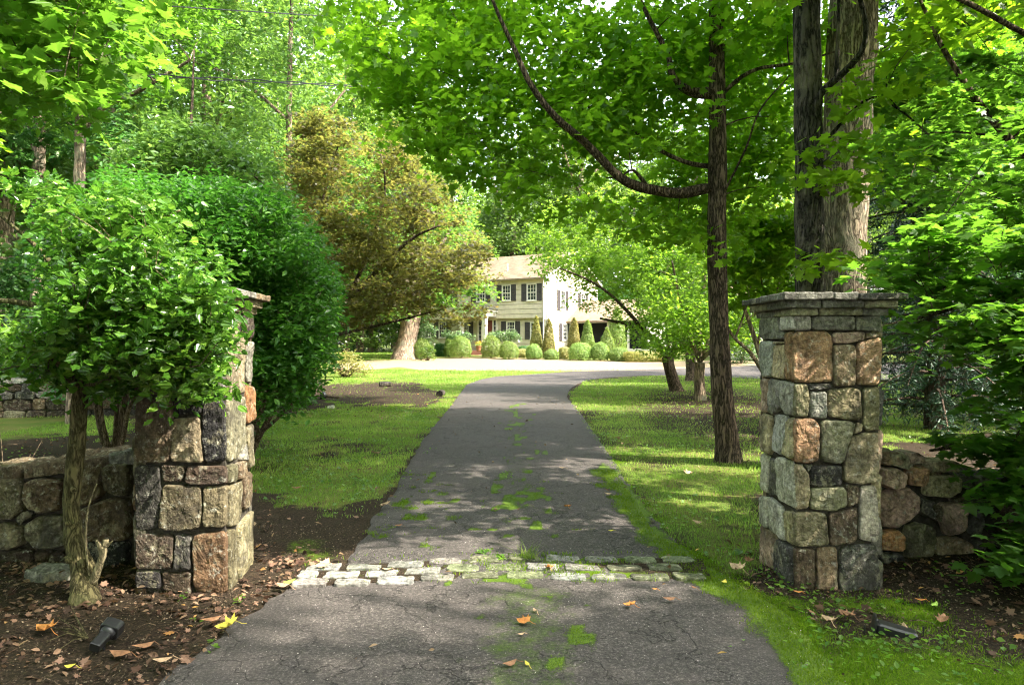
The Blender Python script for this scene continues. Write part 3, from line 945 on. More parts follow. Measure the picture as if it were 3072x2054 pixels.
LS = [('tan', [(674, 943), (710, 945), (705, 990), (674, 990)]), ('dbrown', [(718, 945), (752, 948), (752, 1018), (722, 1013)]), ('tan', [(674, 997), (708, 997), (705, 1090), (702, 1187), (676, 1190)]), ('tan', [(711, 1002), (721, 1022), (728, 1080), (716, 1100), (732, 1178), (707, 1185)]),
      ('cream', [(726, 1027), (752, 1024), (755, 1148), (737, 1148), (724, 1080)]), ('orange', [(735, 1157), (755, 1160), (755, 1260), (730, 1275)]), ('green', [(676, 1197), (728, 1192), (728, 1345), (706, 1375), (677, 1383)]), ('tan', [(732, 1282), (754, 1272), (754, 1400), (737, 1410)]),
      ('lgrey', [(712, 1380), (729, 1325), (732, 1385)]), ('olive', [(679, 1392), (700, 1390), (700, 1443), (679, 1446)]), ('brown', [(704, 1390), (732, 1378), (735, 1428), (704, 1440)]), ('tan', [(680, 1453), (718, 1442), (718, 1538), (706, 1572), (680, 1572)]),
      ('brown', [(722, 1427), (754, 1417), (752, 1518), (722, 1533)]), ('olive', [(682, 1582), (703, 1582), (703, 1748), (682, 1770)]), ('tan', [(707, 1580), (754, 1532), (754, 1715), (707, 1745)])]
lf = [(c, lp_front(p)) for c, p in LF]; ls = [(c, lp_side(p)) for c, p in LS]
capsL = [(1.80, 1.846, .03, ['brown', 'tan']), (1.846, 1.898, .065, ['tan', 'green', 'brown']), (1.898, 1.945, .105, ['brown', 'grey'])]
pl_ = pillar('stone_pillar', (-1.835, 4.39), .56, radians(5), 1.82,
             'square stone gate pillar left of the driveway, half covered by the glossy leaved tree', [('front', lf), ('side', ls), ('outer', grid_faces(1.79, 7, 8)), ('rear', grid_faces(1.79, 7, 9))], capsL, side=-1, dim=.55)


# ------------------------------------------------------------------ rubble walls
def ray_plane(u, v, p0, n):
    d = Vector(((u - 512) / F, 1, -(v - 342) / F)); o = Vector((0, 0, CAM_H))
    t = (Vector(p0) - o).dot(n) / d.dot(n)
    return o + d * t


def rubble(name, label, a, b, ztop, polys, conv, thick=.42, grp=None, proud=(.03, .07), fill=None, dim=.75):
    """a, b: ends of the front face on the ground; polys in photo pixels"""
    a = Vector(a); b = Vector(b)
    n = Vector(((b - a).y, -(b - a).x, 0)).normalized()
    if n.y > 0: n = -n
    root = empty(name, (a.x, a.y, float(ground_z(a.x, a.y))), 0, label, 'stone wall', grp)
    off = root.location
    ca = MB()
    seg = 14
    ring = []
    for i in range(seg + 1):
        t = i / seg; p = a.lerp(b, t); zt = ztop(t) - .05
        f = p - n * .02; bk = p - n * thick
        ring.append([(f.x - off.x, f.y - off.y, -.3), (f.x - off.x, f.y - off.y, zt), (bk.x - off.x, bk.y - off.y, zt), (bk.x - off.x, bk.y - off.y, -.3)])
    vs = sum(ring, [])
    fs = []
    for i in range(seg):
        for k in range(4):
            j = (k + 1) % 4; fs.append((i * 4 + k, i * 4 + j, i * 4 + 4 + j, i * 4 + 4 + k))
    fs += [(0, 3, 2, 1), (seg * 4, seg * 4 + 1, seg * 4 + 2, seg * 4 + 3)]
    ca.add(vs, fs); ca.build('mortar', M['mortar'], root)
    st = MB()
    for k, (col, L) in enumerate(polys):
        pts = [ray_plane(x / 3, y / 3, a, n) - off for x, y in conv(L)]
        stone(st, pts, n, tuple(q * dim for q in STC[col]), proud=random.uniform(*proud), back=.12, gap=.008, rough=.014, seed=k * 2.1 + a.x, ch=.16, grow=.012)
    if fill:
        for k, (col, pts, nn, pr) in enumerate(fill(a, b, n, ztop)):
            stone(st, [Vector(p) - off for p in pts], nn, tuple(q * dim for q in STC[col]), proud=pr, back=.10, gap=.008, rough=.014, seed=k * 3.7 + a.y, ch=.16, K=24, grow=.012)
    return root, st, off


def fill_rows(t0, t1, seed, hts=(.13, .26), wds=(.16, .38), cols=('tan', 'brown', 'dgrey', 'pink', 'dbrown', 'green')):
    def f(a, b, n, ztop):
        R = random.Random(seed); L = (b - a).length; ex = (b - a).normalized(); out = []
        z = -.08
        while z < 1.3:
            h = R.uniform(*hts); t = t0 * L + R.uniform(-.1, 0)
            while t < t1 * L:
                w_ = R.uniform(*wds)
                zt = ztop(min(1, max(0, (t + w_ / 2) / L)))
                if z < zt - .10:
                    zz = min(z + h, zt); j = lambda: R.uniform(-.025, .025)
                    p = [a + ex * (t + .008 + j()) + Vector((0, 0, z + .006 + j())), a + ex * (t + w_ - .008 + j()) + Vector((0, 0, z + .006 + j())),
                         a + ex * (t + w_ * (1.0) - .008 + j()) + Vector((0, 0, zz - .006 + j())), a + ex * (t + w_ * .5) + Vector((0, 0, zz + .01)), a + ex * (t + .008 + j()) + Vector((0, 0, zz - .006 + j()))]
                    out.append((R.choice(cols), p, n, R.uniform(.03, .08)))
                t += w_
            z += h
        return out
    return f


def cap_slabs(st, a, b, n, ztop, off, seed, dim=1.0, th=(.05, .08), wd=(.35, .65), depth=.50, t0=0., t1=1.):
    R = random.Random(seed); L = (b - a).length; ex = (b - a).normalized(); t = t0 * L
    while t < t1 * L:
        w_ = min(R.uniform(*wd), t1 * L - t + .1)
        za, zb = ztop(min(1, t / L)), ztop(min(1, (t + w_) / L)); h = R.uniform(*th)
        # irregular slab outline, lying flat and following the slope of the wall top
        o_ = []
        for (fx, fy) in ((0, -.06), (.3, -.09), (.7, -.07), (1, -.05), (1.0, .5), (.9, 1), (.5, 1.03), (.1, 1), (0, .5)):
            p = a + ex * (t + .008 + fx * (w_ - .016)) - n * (depth * fy if fy > 0 else fy * .9 - R.uniform(0, .03))
            p = a + ex * (t + .008 + fx * (w_ - .016) + R.uniform(-.02, .02)) - n * (fy * depth + R.uniform(-.02, .02))
            o_.append(p + Vector((0, 0, za + (zb - za) * fx + .01)) - off)
        up = (Vector((0, 0, 1)) - ex * ((zb - za) / w_)).normalized()
        stone(st, o_, up, tuple(q_ * dim for q_ in STC[R.choice(['grey', 'dgrey', 'brown', 'green'])]), proud=h * .5, back=h * .7, gap=.006, rough=.020, seed=seed + t, K=32, ch=.15)
        t += w_


Z3 = lambda L: [(x / 1.95, 1250 + y / 1.95) for x, y in L]
LWALL = [('olive', [(0, 350), (110, 345), (150, 420), (150, 540), (110, 590), (0, 595)]), ('brown', [(150, 378), (250, 350), (378, 360), (382, 460), (370, 540), (250, 555), (180, 520), (150, 460)]),
         ('brown', [(480, 290), (540, 250), (592, 270), (602, 400), (610, 440), (560, 500), (480, 525)]), ('olive', [(612, 282), (680, 262), (775, 270), (775, 450), (700, 460), (630, 430)]),
         ('green', [(160, 620), (230, 575), (378, 565), (402, 620), (402, 740), (320, 765), (220, 765), (160, 700)]), ('tan', [(0, 612), (80, 612), (150, 650), (150, 740), (90, 765), (0, 765)]),
         ('brown', [(480, 535), (650, 468), (775, 472), (775, 710), (640, 715), (550, 715), (485, 700)]), ('dgrey', [(118, 590), (190, 530), (202, 570), (150, 622)]), ('dbrown', [(0, 775), (100, 770), (200, 768), (230, 860), (222, 895), (0, 890)]),
         ('brown', [(237, 772), (300, 775), (300, 885), (235, 885)]), ('dbrown', [(306, 785), (390, 770), (402, 880), (310, 890)]), ('black', [(500, 722), (770, 717), (745, 905), (560, 910), (500, 880)]), ('dbrown', [(395, 300), (475, 290), (475, 520), (390, 520)]),
         ('dbrown', [(410, 560), (474, 545), (478, 700), (412, 740)]), ('black', [(410, 760), (490, 725), (495, 880), (412, 890)])]
lwt = lambda t: .80 - .15 * t
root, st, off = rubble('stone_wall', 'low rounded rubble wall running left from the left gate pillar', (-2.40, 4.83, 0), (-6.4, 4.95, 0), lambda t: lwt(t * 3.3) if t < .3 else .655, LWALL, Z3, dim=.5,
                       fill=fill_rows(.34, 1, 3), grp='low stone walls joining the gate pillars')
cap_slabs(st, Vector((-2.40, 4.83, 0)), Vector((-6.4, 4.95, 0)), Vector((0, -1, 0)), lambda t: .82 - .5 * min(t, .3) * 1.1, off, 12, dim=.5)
st.build('stonework', M['stone'], root, cols=True)

RWALL = [('pink', [(1262 * .9944 + 0, 5), (1320, 10), (1370, 40), (1370, 80), (1260, 88)]), ('brown', [(1080, -5), (1200, 0), (1225, 60), (1200, 98), (1075, 90)]), ('pink', [(1080, 105), (1200, 115), (1245, 170), (1225, 240), (1150, 250), (1070, 220)]),
         ('rust', [(1262, 97), (1380, 102), (1370, 200), (1320, 230), (1257, 225)]), ('tan', [(1410, 60), (1580, 62), (1600, 140), (1420, 140)]), ('tan', [(1388, 152), (1610, 160), (1610, 262), (1540, 310), (1372, 300)]),
         ('pink', [(1066, 290), (1150, 257), (1270, 242), (1330, 300), (1335, 380), (1250, 480), (1180, 513), (1068, 500)]), ('dgrey', [(1352, 330), (1400, 312), (1420, 458), (1342, 410)]), ('dbrown', [(1427, 362), (1470, 350), (1475, 470), (1432, 460)]),
         ('pink', [(1485, 347), (1630, 337), (1650, 420), (1600, 540), (1520, 568), (1490, 450)]), ('orange', [(1058, 532), (1200, 522), (1235, 560), (1230, 640), (1200, 663), (1062, 660)]), ('olive', [(1252, 502), (1330, 477), (1440, 502), (1450, 600), (1400, 743), (1257, 738)]),
         ('black', [(1064, 682), (1210, 667), (1225, 830), (1072, 840)]), ('dbrown', [(1232, 762), (1350, 752), (1420, 802), (1420, 872), (1242, 862)]), ('brown', [(1462, 582), (1590, 567), (1690, 612), (1680, 720), (1630, 850), (1442, 830), (1452, 650)]),
         ('dgrey', [(1662, 300), (1790, 312), (1780, 380), (1652, 360)]), ('grey', [(1682, 390), (1760, 400), (1760, 560), (1682, 560)]), ('dgrey', [(1640, 165), (1700, 200), (1690, 250), (1622, 225)]), ('grey', [(1700, 150), (1800, 190), (1850, 240), (1722, 230)]),
         ('dgrey', [(1702, 590), (1760, 600), (1752, 700), (1702, 700)]), ('dbrown', [(1690, 715), (1790, 705), (1800, 840), (1650, 850)]), ('dbrown', [(1552, 320), (1640, 285), (1655, 330), (1560, 338)])]
rwt = lambda t: .84 - .5 * t
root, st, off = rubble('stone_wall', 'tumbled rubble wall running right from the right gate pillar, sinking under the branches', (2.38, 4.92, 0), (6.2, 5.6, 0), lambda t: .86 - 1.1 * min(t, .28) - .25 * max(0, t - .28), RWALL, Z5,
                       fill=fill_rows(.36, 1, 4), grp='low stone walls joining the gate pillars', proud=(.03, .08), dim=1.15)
cap_slabs(st, Vector((2.38, 4.92, 0)), Vector((6.2, 5.6, 0)), Vector((.176, -.984, 0)), lambda t: .86 - 1.15 * min(t, .28) - .25 * max(0, t - .28), off, 13, th=(.05, .09), wd=(.2, .4))
st.build('stonework', M['stone'], root, cols=True)

root, st, off = rubble('stone_wall', 'moss grown retaining wall crossing the yard far behind the left shrubs', (-7.2, 15.3, 0), (-17, 13.2, 0), lambda t: .62 + .1 * min(1, t * 4), [], Z3,
                       fill=fill_rows(0, 1, 5, (.14, .26), (.25, .6), ('grey', 'dgrey', 'green', 'brown', 'dbrown')))
cap_slabs(st, Vector((-7.2, 15.3, 0)), Vector((-17, 13.2, 0)), Vector((-.19, -.98, 0)).normalized(), lambda t: .66 + .1 * min(1, t * 4), off, 14, wd=(.5, 1.))
st.build('stonework', M['stone'], root, cols=True)

# ------------------------------------------------------------------ band of granite setts across the drive
cob = MB()
Z6 = lambda x, y: gp((700 + x / 1.4656) / 3, (1350 + y / 1.4656) / 3)
rows_px = [[(318, 478, 532), (490, 655, 531), (677, 840, 518), (857, 1012, 504), (1030, 1190, 497), (1200, 1360, 493), (1370, 1528, 494), (1538, 1695, 497), (1712, 1865, 498), (1875, 2030, 495)],
           [(282, 378, 563), (395, 560, 565), (575, 728, 560), (748, 915, 548), (935, 1090, 537), (1105, 1270, 534), (1285, 1440, 530), (1455, 1620, 535), (1637, 1800, 534), (1818, 1975, 532)],
           [(258, 420, 598), (440, 605, 598), (625, 805, 590), (818, 980, 577), (997, 1175, 568), (1195, 1370, 568), (1390, 1555, 574), (1568, 1735, 576), (1742, 1920, 575), (1930, 2080, 572)]]
for r_, row in enumerate(rows_px):
    for k, (xa, xb, yc) in enumerate(row):
        a = Z6(xa, yc); b = Z6(xb, yc)
        jj = lambda s=.008: random.uniform(-s, s)
        hw = .064; sh_ = (b - a).normalized() * .010; a = a + sh_; b = b - sh_
        ex = (b - a).normalized()
        pts = [a + Vector((jj(), -hw + jj(), 0)), a.lerp(b, .5) + Vector((0, -hw + jj(), 0)), b + Vector((jj(), -hw + jj(), 0)), b + Vector((jj(), 0, 0)), b + Vector((jj(), hw + jj(), 0)), a.lerp(b, .5) + Vector((0, hw + jj(), 0)), a + Vector((jj(), hw + jj(), 0)), a + Vector((jj(), 0, 0))]
        pts = [Vector((p.x, p.y, .0305)) for p in pts]
        stone(cob, pts, (0, 0, 1), random.choice([(.22, .212, .19), (.16, .155, .135), (.27, .258, .23)]) if (abs(k - 4.5) > 1.2 and k < 8) else (.115, .125, .07), proud=.006, back=.06, gap=.003, rough=.004, seed=r_ * 30 + k, ch=.2)
tag(cob.build('cobblestone_strip', M['stone'], None, cols=True), kind='structure')
# soil and moss bed between the setts
bed = MB()
ba = [Z6(250, 620), Z6(1195, 592), Z6(2100, 590)]; bb = [Z6(2060, 478), Z6(1195, 476), Z6(310, 512)]
bedp = [Vector((p.x, p.y, .0325)) for p in ba + bb]
NB = 60; va = []
for i in range(NB + 1):
    t = i / NB * 2
    lo = ba[0].lerp(ba[1], t) if t < 1 else ba[1].lerp(ba[2], t - 1)
    hi = bb[2].lerp(bb[1], t) if t < 1 else bb[1].lerp(bb[0], t - 1)
    for k in range(9):
        p = lo.lerp(hi, k / 8)
        va.append((p.x + random.uniform(-.01, .01), p.y + (random.uniform(-.015, .015) if k in (0, 8) else 0), .0275 + random.uniform(-.003, .003) - (.03 if k in (0, 8) else 0)))
va = np.array(va); idx = np.arange(len(va)).reshape(NB + 1, 9)
q = np.stack([idx[:-1, :-1], idx[1:, :-1], idx[1:, 1:], idx[:-1, 1:]], -1).reshape(-1, 4)
bmoss = np.clip(-.05 + 1.0 * np.exp(-((va[:, 0] - .2) / .6) ** 2) + .5 * sm(1, 2, va[:, 0]) + (fbm(va[:, 0], va[:, 1], .2, 77) - .5), 0, 1)
bo = np_mesh('cobblestone_bed', va, q.ravel(), np.full(len(q), 4), ground_mat, {'grass': bmoss * 0, 'moss': bmoss, 'tan': bmoss * 0}, smooth=True)
tag(bo, kind='structure')
#--PART3--

# ------------------------------------------------------------------ the house
def plain(name, col, rough=.6, nz=0, spec=.3, metal=0):
    g = NG(name)
    if nz:
        c = g.mix(1.0, col, g.ramp(g.noise(nz, 5, .65, g.obj()), [(.3, .8), (.7, 1.12)]), 'MULTIPLY')
        return g.done(g.pbr(c, rough, g.bump(g.noise(nz * 4, 3, .6, g.obj()), .2, .01), spec, metal))
    return g.done(g.pbr(col, rough, None, spec, metal))


M['siding'] = plain('cream_siding', (.54, .475, .35), .6, 2.5)
M['trim'] = plain('white_trim', (.66, .62, .53), .5, 2)
M['shutter'] = plain('charcoal_shutter', (.055, .048, .050), .5, 6)
M['door'] = plain('red_brown_door', (.22, .07, .05), .4)
M['dark'] = plain('dark_interior', (.02, .02, .022), .8)
M['black_metal'] = plain('black_plastic', (.016, .016, .017), .38, 9, .5)
M['wire'] = plain('black_cable', (.012, .012, .014), .5)
M['clay'] = plain('terracotta', (.45, .20, .10), .8, 8)
M['brick'] = plain('brick_step', (.27, .13, .09), .85, 14)
g = NG('window_glass'); b = g.n('BsdfPrincipled'); b.inputs['Base Color'].default_value = (.03, .035, .04, 1); b.inputs['Roughness'].default_value = .06; b.inputs['Specular IOR Level'].default_value = .8
M['glass'] = g.done(b.outputs[0])
g = NG('roof_shingles'); o = g.obj((1, 1, 1))
bk = g.n('TexBrick'); bk.inputs['Scale'].default_value = 3.2; g.L(g.obj((1, 1, 2.2)), bk.inputs['Vector'])
bk.inputs['Color1'].default_value = (.24, .175, .12, 1); bk.inputs['Color2'].default_value = (.17, .125, .088, 1); bk.inputs['Mortar'].default_value = (.2, .15, .1, 1); bk.inputs['Mortar Size'].default_value = .015
M['roof'] = g.done(g.pbr(g.mix(1.0, bk.outputs[0], g.ramp(g.noise(1.5, 5, .7, o), [(.3, .75), (.7, 1.2)]), 'MULTIPLY'), .9, g.bump(g.noise(12, 4, .7, o), .5, .03), .1))

ANG = radians(30)
HC = Vector((2.53, 50.0, 0.70))
house = empty('house', HC, -ANG, 'two storey cream house with dark shutters at the end of the driveway', 'house')


def hx(Xz):
    u = (1200 + Xz / 2.93125) / 3; k = (u - 512) / F
    return (k * HC.y - HC.x) / (cos(ANG) + sin(ANG) * k)


def hz(Xz, Yz, lx=None):
    lx = hx(Xz) if lx is None else lx
    d = HC.y - sin(ANG) * lx
    return CAM_H + (342 - (700 + Yz / 2.93125) / 3) * d / F - HC.z


def siding(mb, p0, p1, z0, z1, step=.26, th=.03, holes=()):
    """lapped boards between two local points (outer face), leaving real openings"""
    p0, p1 = Vector((*p0, 0)), Vector((*p1, 0)); L = (p1 - p0).length; e = (p1 - p0) / L; n = Vector((e.y, -e.x, 0))
    for s0 in [None]:
        xs2 = sorted({0, L} | {h for q_ in holes for h in q_[:2]}); 
        for xa_, xb_ in zip(xs2[:-1], xs2[1:]):
            xm = (xa_ + xb_) / 2; zc = z0
            for (x0, x1, h0, h1) in sorted([q_ for q_ in holes if q_[0] < xm < q_[1]], key=lambda q_: q_[2]) + [(0, 0, z1, z1)]:
                if h0 - zc > .01:
                    A, B = p0 + e * xa_ - n * .021, p0 + e * xb_ - n * .021
                    v = [A + Vector((0, 0, zc)), B + Vector((0, 0, zc)), B + Vector((0, 0, h0)), A + Vector((0, 0, h0))]; v += [q_ - n * .08 for q_ in v]
                    mb.add(v, [(0, 1, 2, 3), (4, 7, 6, 5), (0, 4, 5, 1), (3, 2, 6, 7), (0, 3, 7, 4), (1, 5, 6, 2)])
                zc = h1
    zs = [z0]; z = z0
    while z < z1 - .01: z = min(z + step, z1); zs.append(z)
    for a, b in zip(zs[:-1], zs[1:]):
        zz = sorted({a, b} | {h for (x0, x1, h0, h1) in holes for h in (h0, h1) if a < h < b})
        for c, d in zip(zz[:-1], zz[1:]):
            if c == a: c = min(c + .035, d - .001)
            m = (c + d) / 2
            cuts = sorted([(x0, x1) for (x0, x1, h0, h1) in holes if h0 < m < h1])
            x = 0; spans = []
            for c0, c1 in cuts: spans.append((x, c0)); x = c1
            spans.append((x, L))
            for s0, s1 in spans:
                if s1 - s0 < .005: continue
                f = lambda q: th + .008 * (1 - (q - a) / (b - a))
                A, B = p0 + e * s0, p0 + e * s1
                v = [A + n * f(c) + Vector((0, 0, c)), B + n * f(c) + Vector((0, 0, c)), B + n * f(d) + Vector((0, 0, d)), A + n * f(d) + Vector((0, 0, d)),
                     A - n * .02 + Vector((0, 0, c)), B - n * .02 + Vector((0, 0, c)), B - n * .02 + Vector((0, 0, d)), A - n * .02 + Vector((0, 0, d))]
                mb.add(v, [(0, 1, 2, 3), (0, 4, 5, 1), (3, 2, 6, 7), (0, 3, 7, 4), (1, 5, 6, 2)])


def window(parent, x0, x1, z0, z1, y, cols=3, rows=4, M4=None, shut=.42, sl=True, sr=True, nm='window'):
    """double hung window in the plane y (outward = -y) of the parent frame, or placed by M4"""
    T = M4 or Matrix.Identity(4)
    f = MB(); w_ = .075
    f.box(x0 - w_, x0, y - .05, y + .06, z0 - .04, z1 + w_, 0, T); f.box(x1, x1 + w_, y - .05, y + .06, z0 - .04, z1 + w_, 0, T)
    f.box(x0 + .001, x1 - .001, y - .048, y + .058, z1, z1 + w_ - .002, 0, T); f.box(x0 - w_ - .04, x1 + w_ + .04, y - .09, y + .04, z0 - .085, z0 - .041, 0, T)
    f.box(x0 + .001, x1 - .001, y - .02, y + .045, z0 - .0405, z0 + .04, 0, T)
    zm = (z0 + z1) / 2
    f.box(x0 + .001, x1 - .001, y - .01, y + .03, zm - .03, zm + .03, 0, T)
    for i in range(1, cols):
        x = x0 + (x1 - x0) * i / cols; f.box(x - .012, x + .012, y + .002, y + .024, z0 + .041, z1 - .001, 0, T)
    for i in range(1, rows):
        if i == rows // 2: continue
        z = z0 + (z1 - z0) * i / rows; f.box(x0 + .002, x1 - .002, y + .004, y + .022, z - .012, z + .012, 0, T)
    wn = f.build(nm, M['trim'], parent)
    gl = MB(); gl.box(x0, x1, y + .026, y + .04, z0, z1, 0, T); gl.build('pane', M['glass'], wn)
    for on, a, b in ((sl, x0 - w_ - .02 - shut, x0 - w_ - .02), (sr, x1 + w_ + .02, x1 + w_ + .02 + shut)):
        if not on: continue
        s = MB(); s.box(a, a + .06, y - .062, y - .03, z0 - .06, z1 + w_, 0, T); s.box(b - .06, b, y - .062, y - .03, z0 - .06, z1 + w_, 0, T)
        for zz in (z0 - .06, zm - .03, z1 + w_ - .07): s.box(a + .0605, b - .0605, y - .06, y - .031, zz, zz + .07, 0, T)
        k = 0; zz = z0 + .02
        while zz < z1:
            s.box(a + .0605, b - .0605, y - .055 + .012 * (k % 2), y - .033, zz, zz + .05, 0, T); zz += .055; k += 1
        s.build('shutter', M['shutter'], parent)


LFT, WG = -12.2, 9.4
Z1 = hz(1180, 740)        # underside of the upper storey
ZE = hz(1200, 395)        # eave
ZR = ZE + 2.25
wins_up = [(925, 990, 462, 590), (1143, 1215, 452, 588), (700, 768, 470, 600)]
wins_lo = [(350, 405, 782, 912), (560, 600, 782, 915), (945, 1008, 778, 905), (1155, 1215, 785, 922)]
OV = .32
wall = MB()
hu_, hl_ = [], []
for a, b, c, d in wins_up: hu_.append((hx(a) - LFT, hx(b) - LFT, hz(a, d), hz(a, c)))
for i in range(2): hu_.append((.9 + i * 2.3, 1.75 + i * 2.3, hu_[0][2], hu_[0][3]))
for a, b, c, d in wins_lo: hl_.append((hx(a) - LFT, hx(b) - LFT, hz(a, d), hz(a, c)))
hl_.append((.9, 1.7, hl_[0][2], hl_[0][3]))
dx0, dx1 = hx(690) - LFT, hx(852) - LFT
siding(wall, (LFT, 0), (0, 0), .05, Z1, .36, holes=hl_ + [(dx0, dx1, .35, hz(800, 760))])
siding(wall, (LFT, -OV), (0, -OV), Z1 + .28, ZE + .05, .36, holes=hu_)
wall.box(LFT, 0, -OV - .04, -.05, Z1 - .005, Z1 + .279)
# gable end with its triangle
gz = [(hx_ - 0, 0) for hx_ in (0,)]
gw = []
siding(wall, (0, -.0), (0, WG), .05, ZE - .001, .30, holes=[(2.55, 3.35, hz(1400, 920, 0) - .1, hz(1400, 790, 0)), (6.0, 6.8, 3.4, 4.8), (2.2, 3.0, 3.4, 4.8)])
zt = ZE
while zt < ZR:
    f_ = (zt - ZE) / (ZR - ZE); f2_ = min(1, (zt + .3 - ZE) / (ZR - ZE))
    v = [(.034, -OV + (WG / 2 + OV) * f_, zt), (.034, WG - (WG / 2) * f_, zt), (.022, WG - WG / 2 * f2_, min(zt + .3, ZR)), (.022, -OV + (WG / 2 + OV) * f2_, min(zt + .3, ZR))]
    v += [(-.1, y_, z_) for x_, y_, z_ in v]
    wall.add(v, [(0, 1, 2, 3), (4, 7, 6, 5), (0, 4, 5, 1), (3, 2, 6, 7), (0, 3, 7, 4), (1, 5, 6, 2)])
    zt += .3
wall.box(0 - .1, .03, -OV + .002, -.101, Z1 + .28, ZE, 0)
# back, left side and floors keep the house solid
wall.box(LFT, 0, WG - .12, WG, .05, ZE); wall.box(LFT - .1, LFT, -.1, WG, .05, ZE)
wall.build('wall', M['siding'], house)
fnd = MB(); fnd.box(LFT + .02, -.02, .0, WG - .1, -.9, .05); fnd.build('foundation', M['mortar'], house)
dk = MB(); dk.box(LFT + .1, -.12, .8, .85, .3, ZE - .2); dk.box(LFT + .1, -.12, .12, .79, Z1 - .2, Z1 + .1); dk.box(-.9, -.86, .9, WG - .3, .3, ZE - .2); dk.build('interior', M['dark'], house)
tr = MB()
tr.box(-.10, .045, -OV - .03, -OV + .08, Z1 - .12, ZE + .02); tr.box(-.12, .045, -.04, .1, .05, Z1 - .121); tr.box(-.04, .046, WG - .12, WG + .02, .05, ZE)
tr.box(LFT - .1, .12, -OV - .40, -OV - .0, ZE - .06, ZE + .02)      # soffit
tr.box(LFT - .1, .14, -OV - .44, -OV - .401, ZE - .10, ZE + .06)    # fascia
tr.tube([(-.03, -OV - .12, ZE - .08), (-.03, -OV - .12, .2)], .045, 8)
tr.build('trim', M['trim'], house)
rf_ = MB()
hw_ = WG / 2; e_ = .50; sl_ = (ZR - ZE) / (hw_ + OV)
yf = -OV - e_; zf = ZE - e_ * sl_ + .22; yb = WG + .4; yr = hw_; zr_ = ZE + (hw_ + OV) * sl_ + .22; zb = zr_ - (yb - yr) * sl_
for (ya, za, yb_, zb_) in ((yf, zf, yr, zr_), (yr, zr_, yb, zb)):
    for k in range(22):
        t0, t1 = k / 22, (k + 1) / 22
        up_ = yf == ya
        a0 = Vector((0, ya + (yb_ - ya) * t0, za + (zb_ - za) * t0)); a1 = Vector((0, ya + (yb_ - ya) * t1, za + (zb_ - za) * t1))
        lo = .022 if up_ else 0; hi = 0 if up_ else .022
        v = [(LFT - .3, a0.y, a0.z + lo), (.28, a0.y, a0.z + lo), (.28, a1.y, a1.z + hi), (LFT - .3, a1.y, a1.z + hi)]
        v += [(x_, y_, z_ - .10) for x_, y_, z_ in v]
        rf_.add(v, [(0, 1, 2, 3), (4, 7, 6, 5), (0, 4, 5, 1), (3, 2, 6, 7), (0, 3, 7, 4), (1, 5, 6, 2)])
roof = rf_.build('roof', M['roof'], house)
rk = MB()
for sx in (.281,):
    for (ya, za, yb_, zb_) in ((yf, zf, yr, zr_), (yr, zr_, yb, zb)):
        v = [(sx, ya, za - .16), (sx, yb_, zb_ - .16), (sx, yb_, zb_ + .015), (sx, ya, za + .015)]; v += [(x_ + .04, y_, z_) for x_, y_, z_ in v]
        rk.add(v, [(0, 3, 2, 1), (4, 5, 6, 7), (0, 1, 5, 4), (3, 7, 6, 2), (0, 4, 7, 3), (1, 2, 6, 5)])
rk.build('rake_board', M['trim'], house)
vp = MB(); vxp = hx(885); vp.tube([(vxp, 1.0, zf + (1.0 - yf) * sl_ - .1), (vxp, 1.0, zf + (1.0 - yf) * sl_ + .55)], .06, 8); vp.build('vent_pipe', M['trim'], roof)
if 0: ch_ = MB(); ch_.box(-8.6, -7.6, 5.4, 6.3, ZE + 1.5, ZR + 1.3); ch_.box(-8.68, -7.52, 5.32, 6.38, ZR + 1.3, ZR + 1.42); ch_.build('chimney', M['brick'], roof)
for (a, b, c, d) in hu_: window(house, a + LFT + .005, b + LFT - .005, c + .005, d - .005, -OV - .03, 3, 4)
for i, (a, b, c, d) in enumerate(hl_): window(house, a + LFT + .005, b + LFT - .005, c + .005, d - .005, -.03, 3, 4)
MG = Matrix(((0, -1, 0, 0), (1, 0, 0, 0), (0, 0, 1, 0), (0, 0, 0, 1)))
window(house, 2.555, 3.345, hz(1400, 920, 0) - .095, hz(1400, 790, 0) - .005, -.03, 3, 4, MG)
window(house, 6.005, 6.795, 3.405, 4.795, -.03, 3, 4, MG)
window(house, 2.205, 2.995, 3.405, 4.795, -.03, 3, 4, MG)
# front door with side lights inside its white surround
a0, a1 = dx0 + LFT, dx1 + LFT; zt_ = hz(800, 760)
ds = MB()
ds.box(a0 - .08, a0 + .06, -.08, .06, .35, zt_ + .12); ds.box(a1 - .06, a1 + .08, -.08, .06, .35, zt_ + .12); ds.box(a0 + .061, a1 - .061, -.078, .058, zt_ - .02, zt_ + .118)
m0, m1 = hx(716), hx(826)
ds.box(m0, m0 + .22, -.06, .05, .35, zt_ - .021); ds.box(m1 - .12, m1, -.06, .05, .35, zt_ - .021)
for k in range(1, 6):
    zz = .45 + (zt_ - .55) * k / 6
    ds.box(a0 + .061, m0 - .001, -.03, .0, zz - .02, zz + .02); ds.box(m1 + .001, a1 - .061, -.03, .0, zz - .02, zz + .02)
dsu = ds.build('door_surround', M['trim'], house)
gl = MB(); gl.box(a0 + .06, m0, .001, .02, .36, zt_ - .03); gl.box(m1, a1 - .06, .001, .02, .36, zt_ - .03); gl.build('sidelight', M['glass'], dsu)
dd = MB(); dd.box(m0 + .221, m1 - .121, .0, .05, .36, zt_ - .04, .01)
for (pa, pb, pc, pd) in ((.1, .45, .1, .42), (.55, .9, .1, .42), (.1, .45, .5, .92), (.55, .9, .5, .92)):
    W_ = m1 - m0 - .34; H_ = zt_ - .4
    dd.box(m0 + .221 + W_ * pa, m0 + .221 + W_ * pb, -.012, .002, .36 + H_ * pc, .36 + H_ * pd, .006)
dor = dd.build('front_door', M['door'], house)
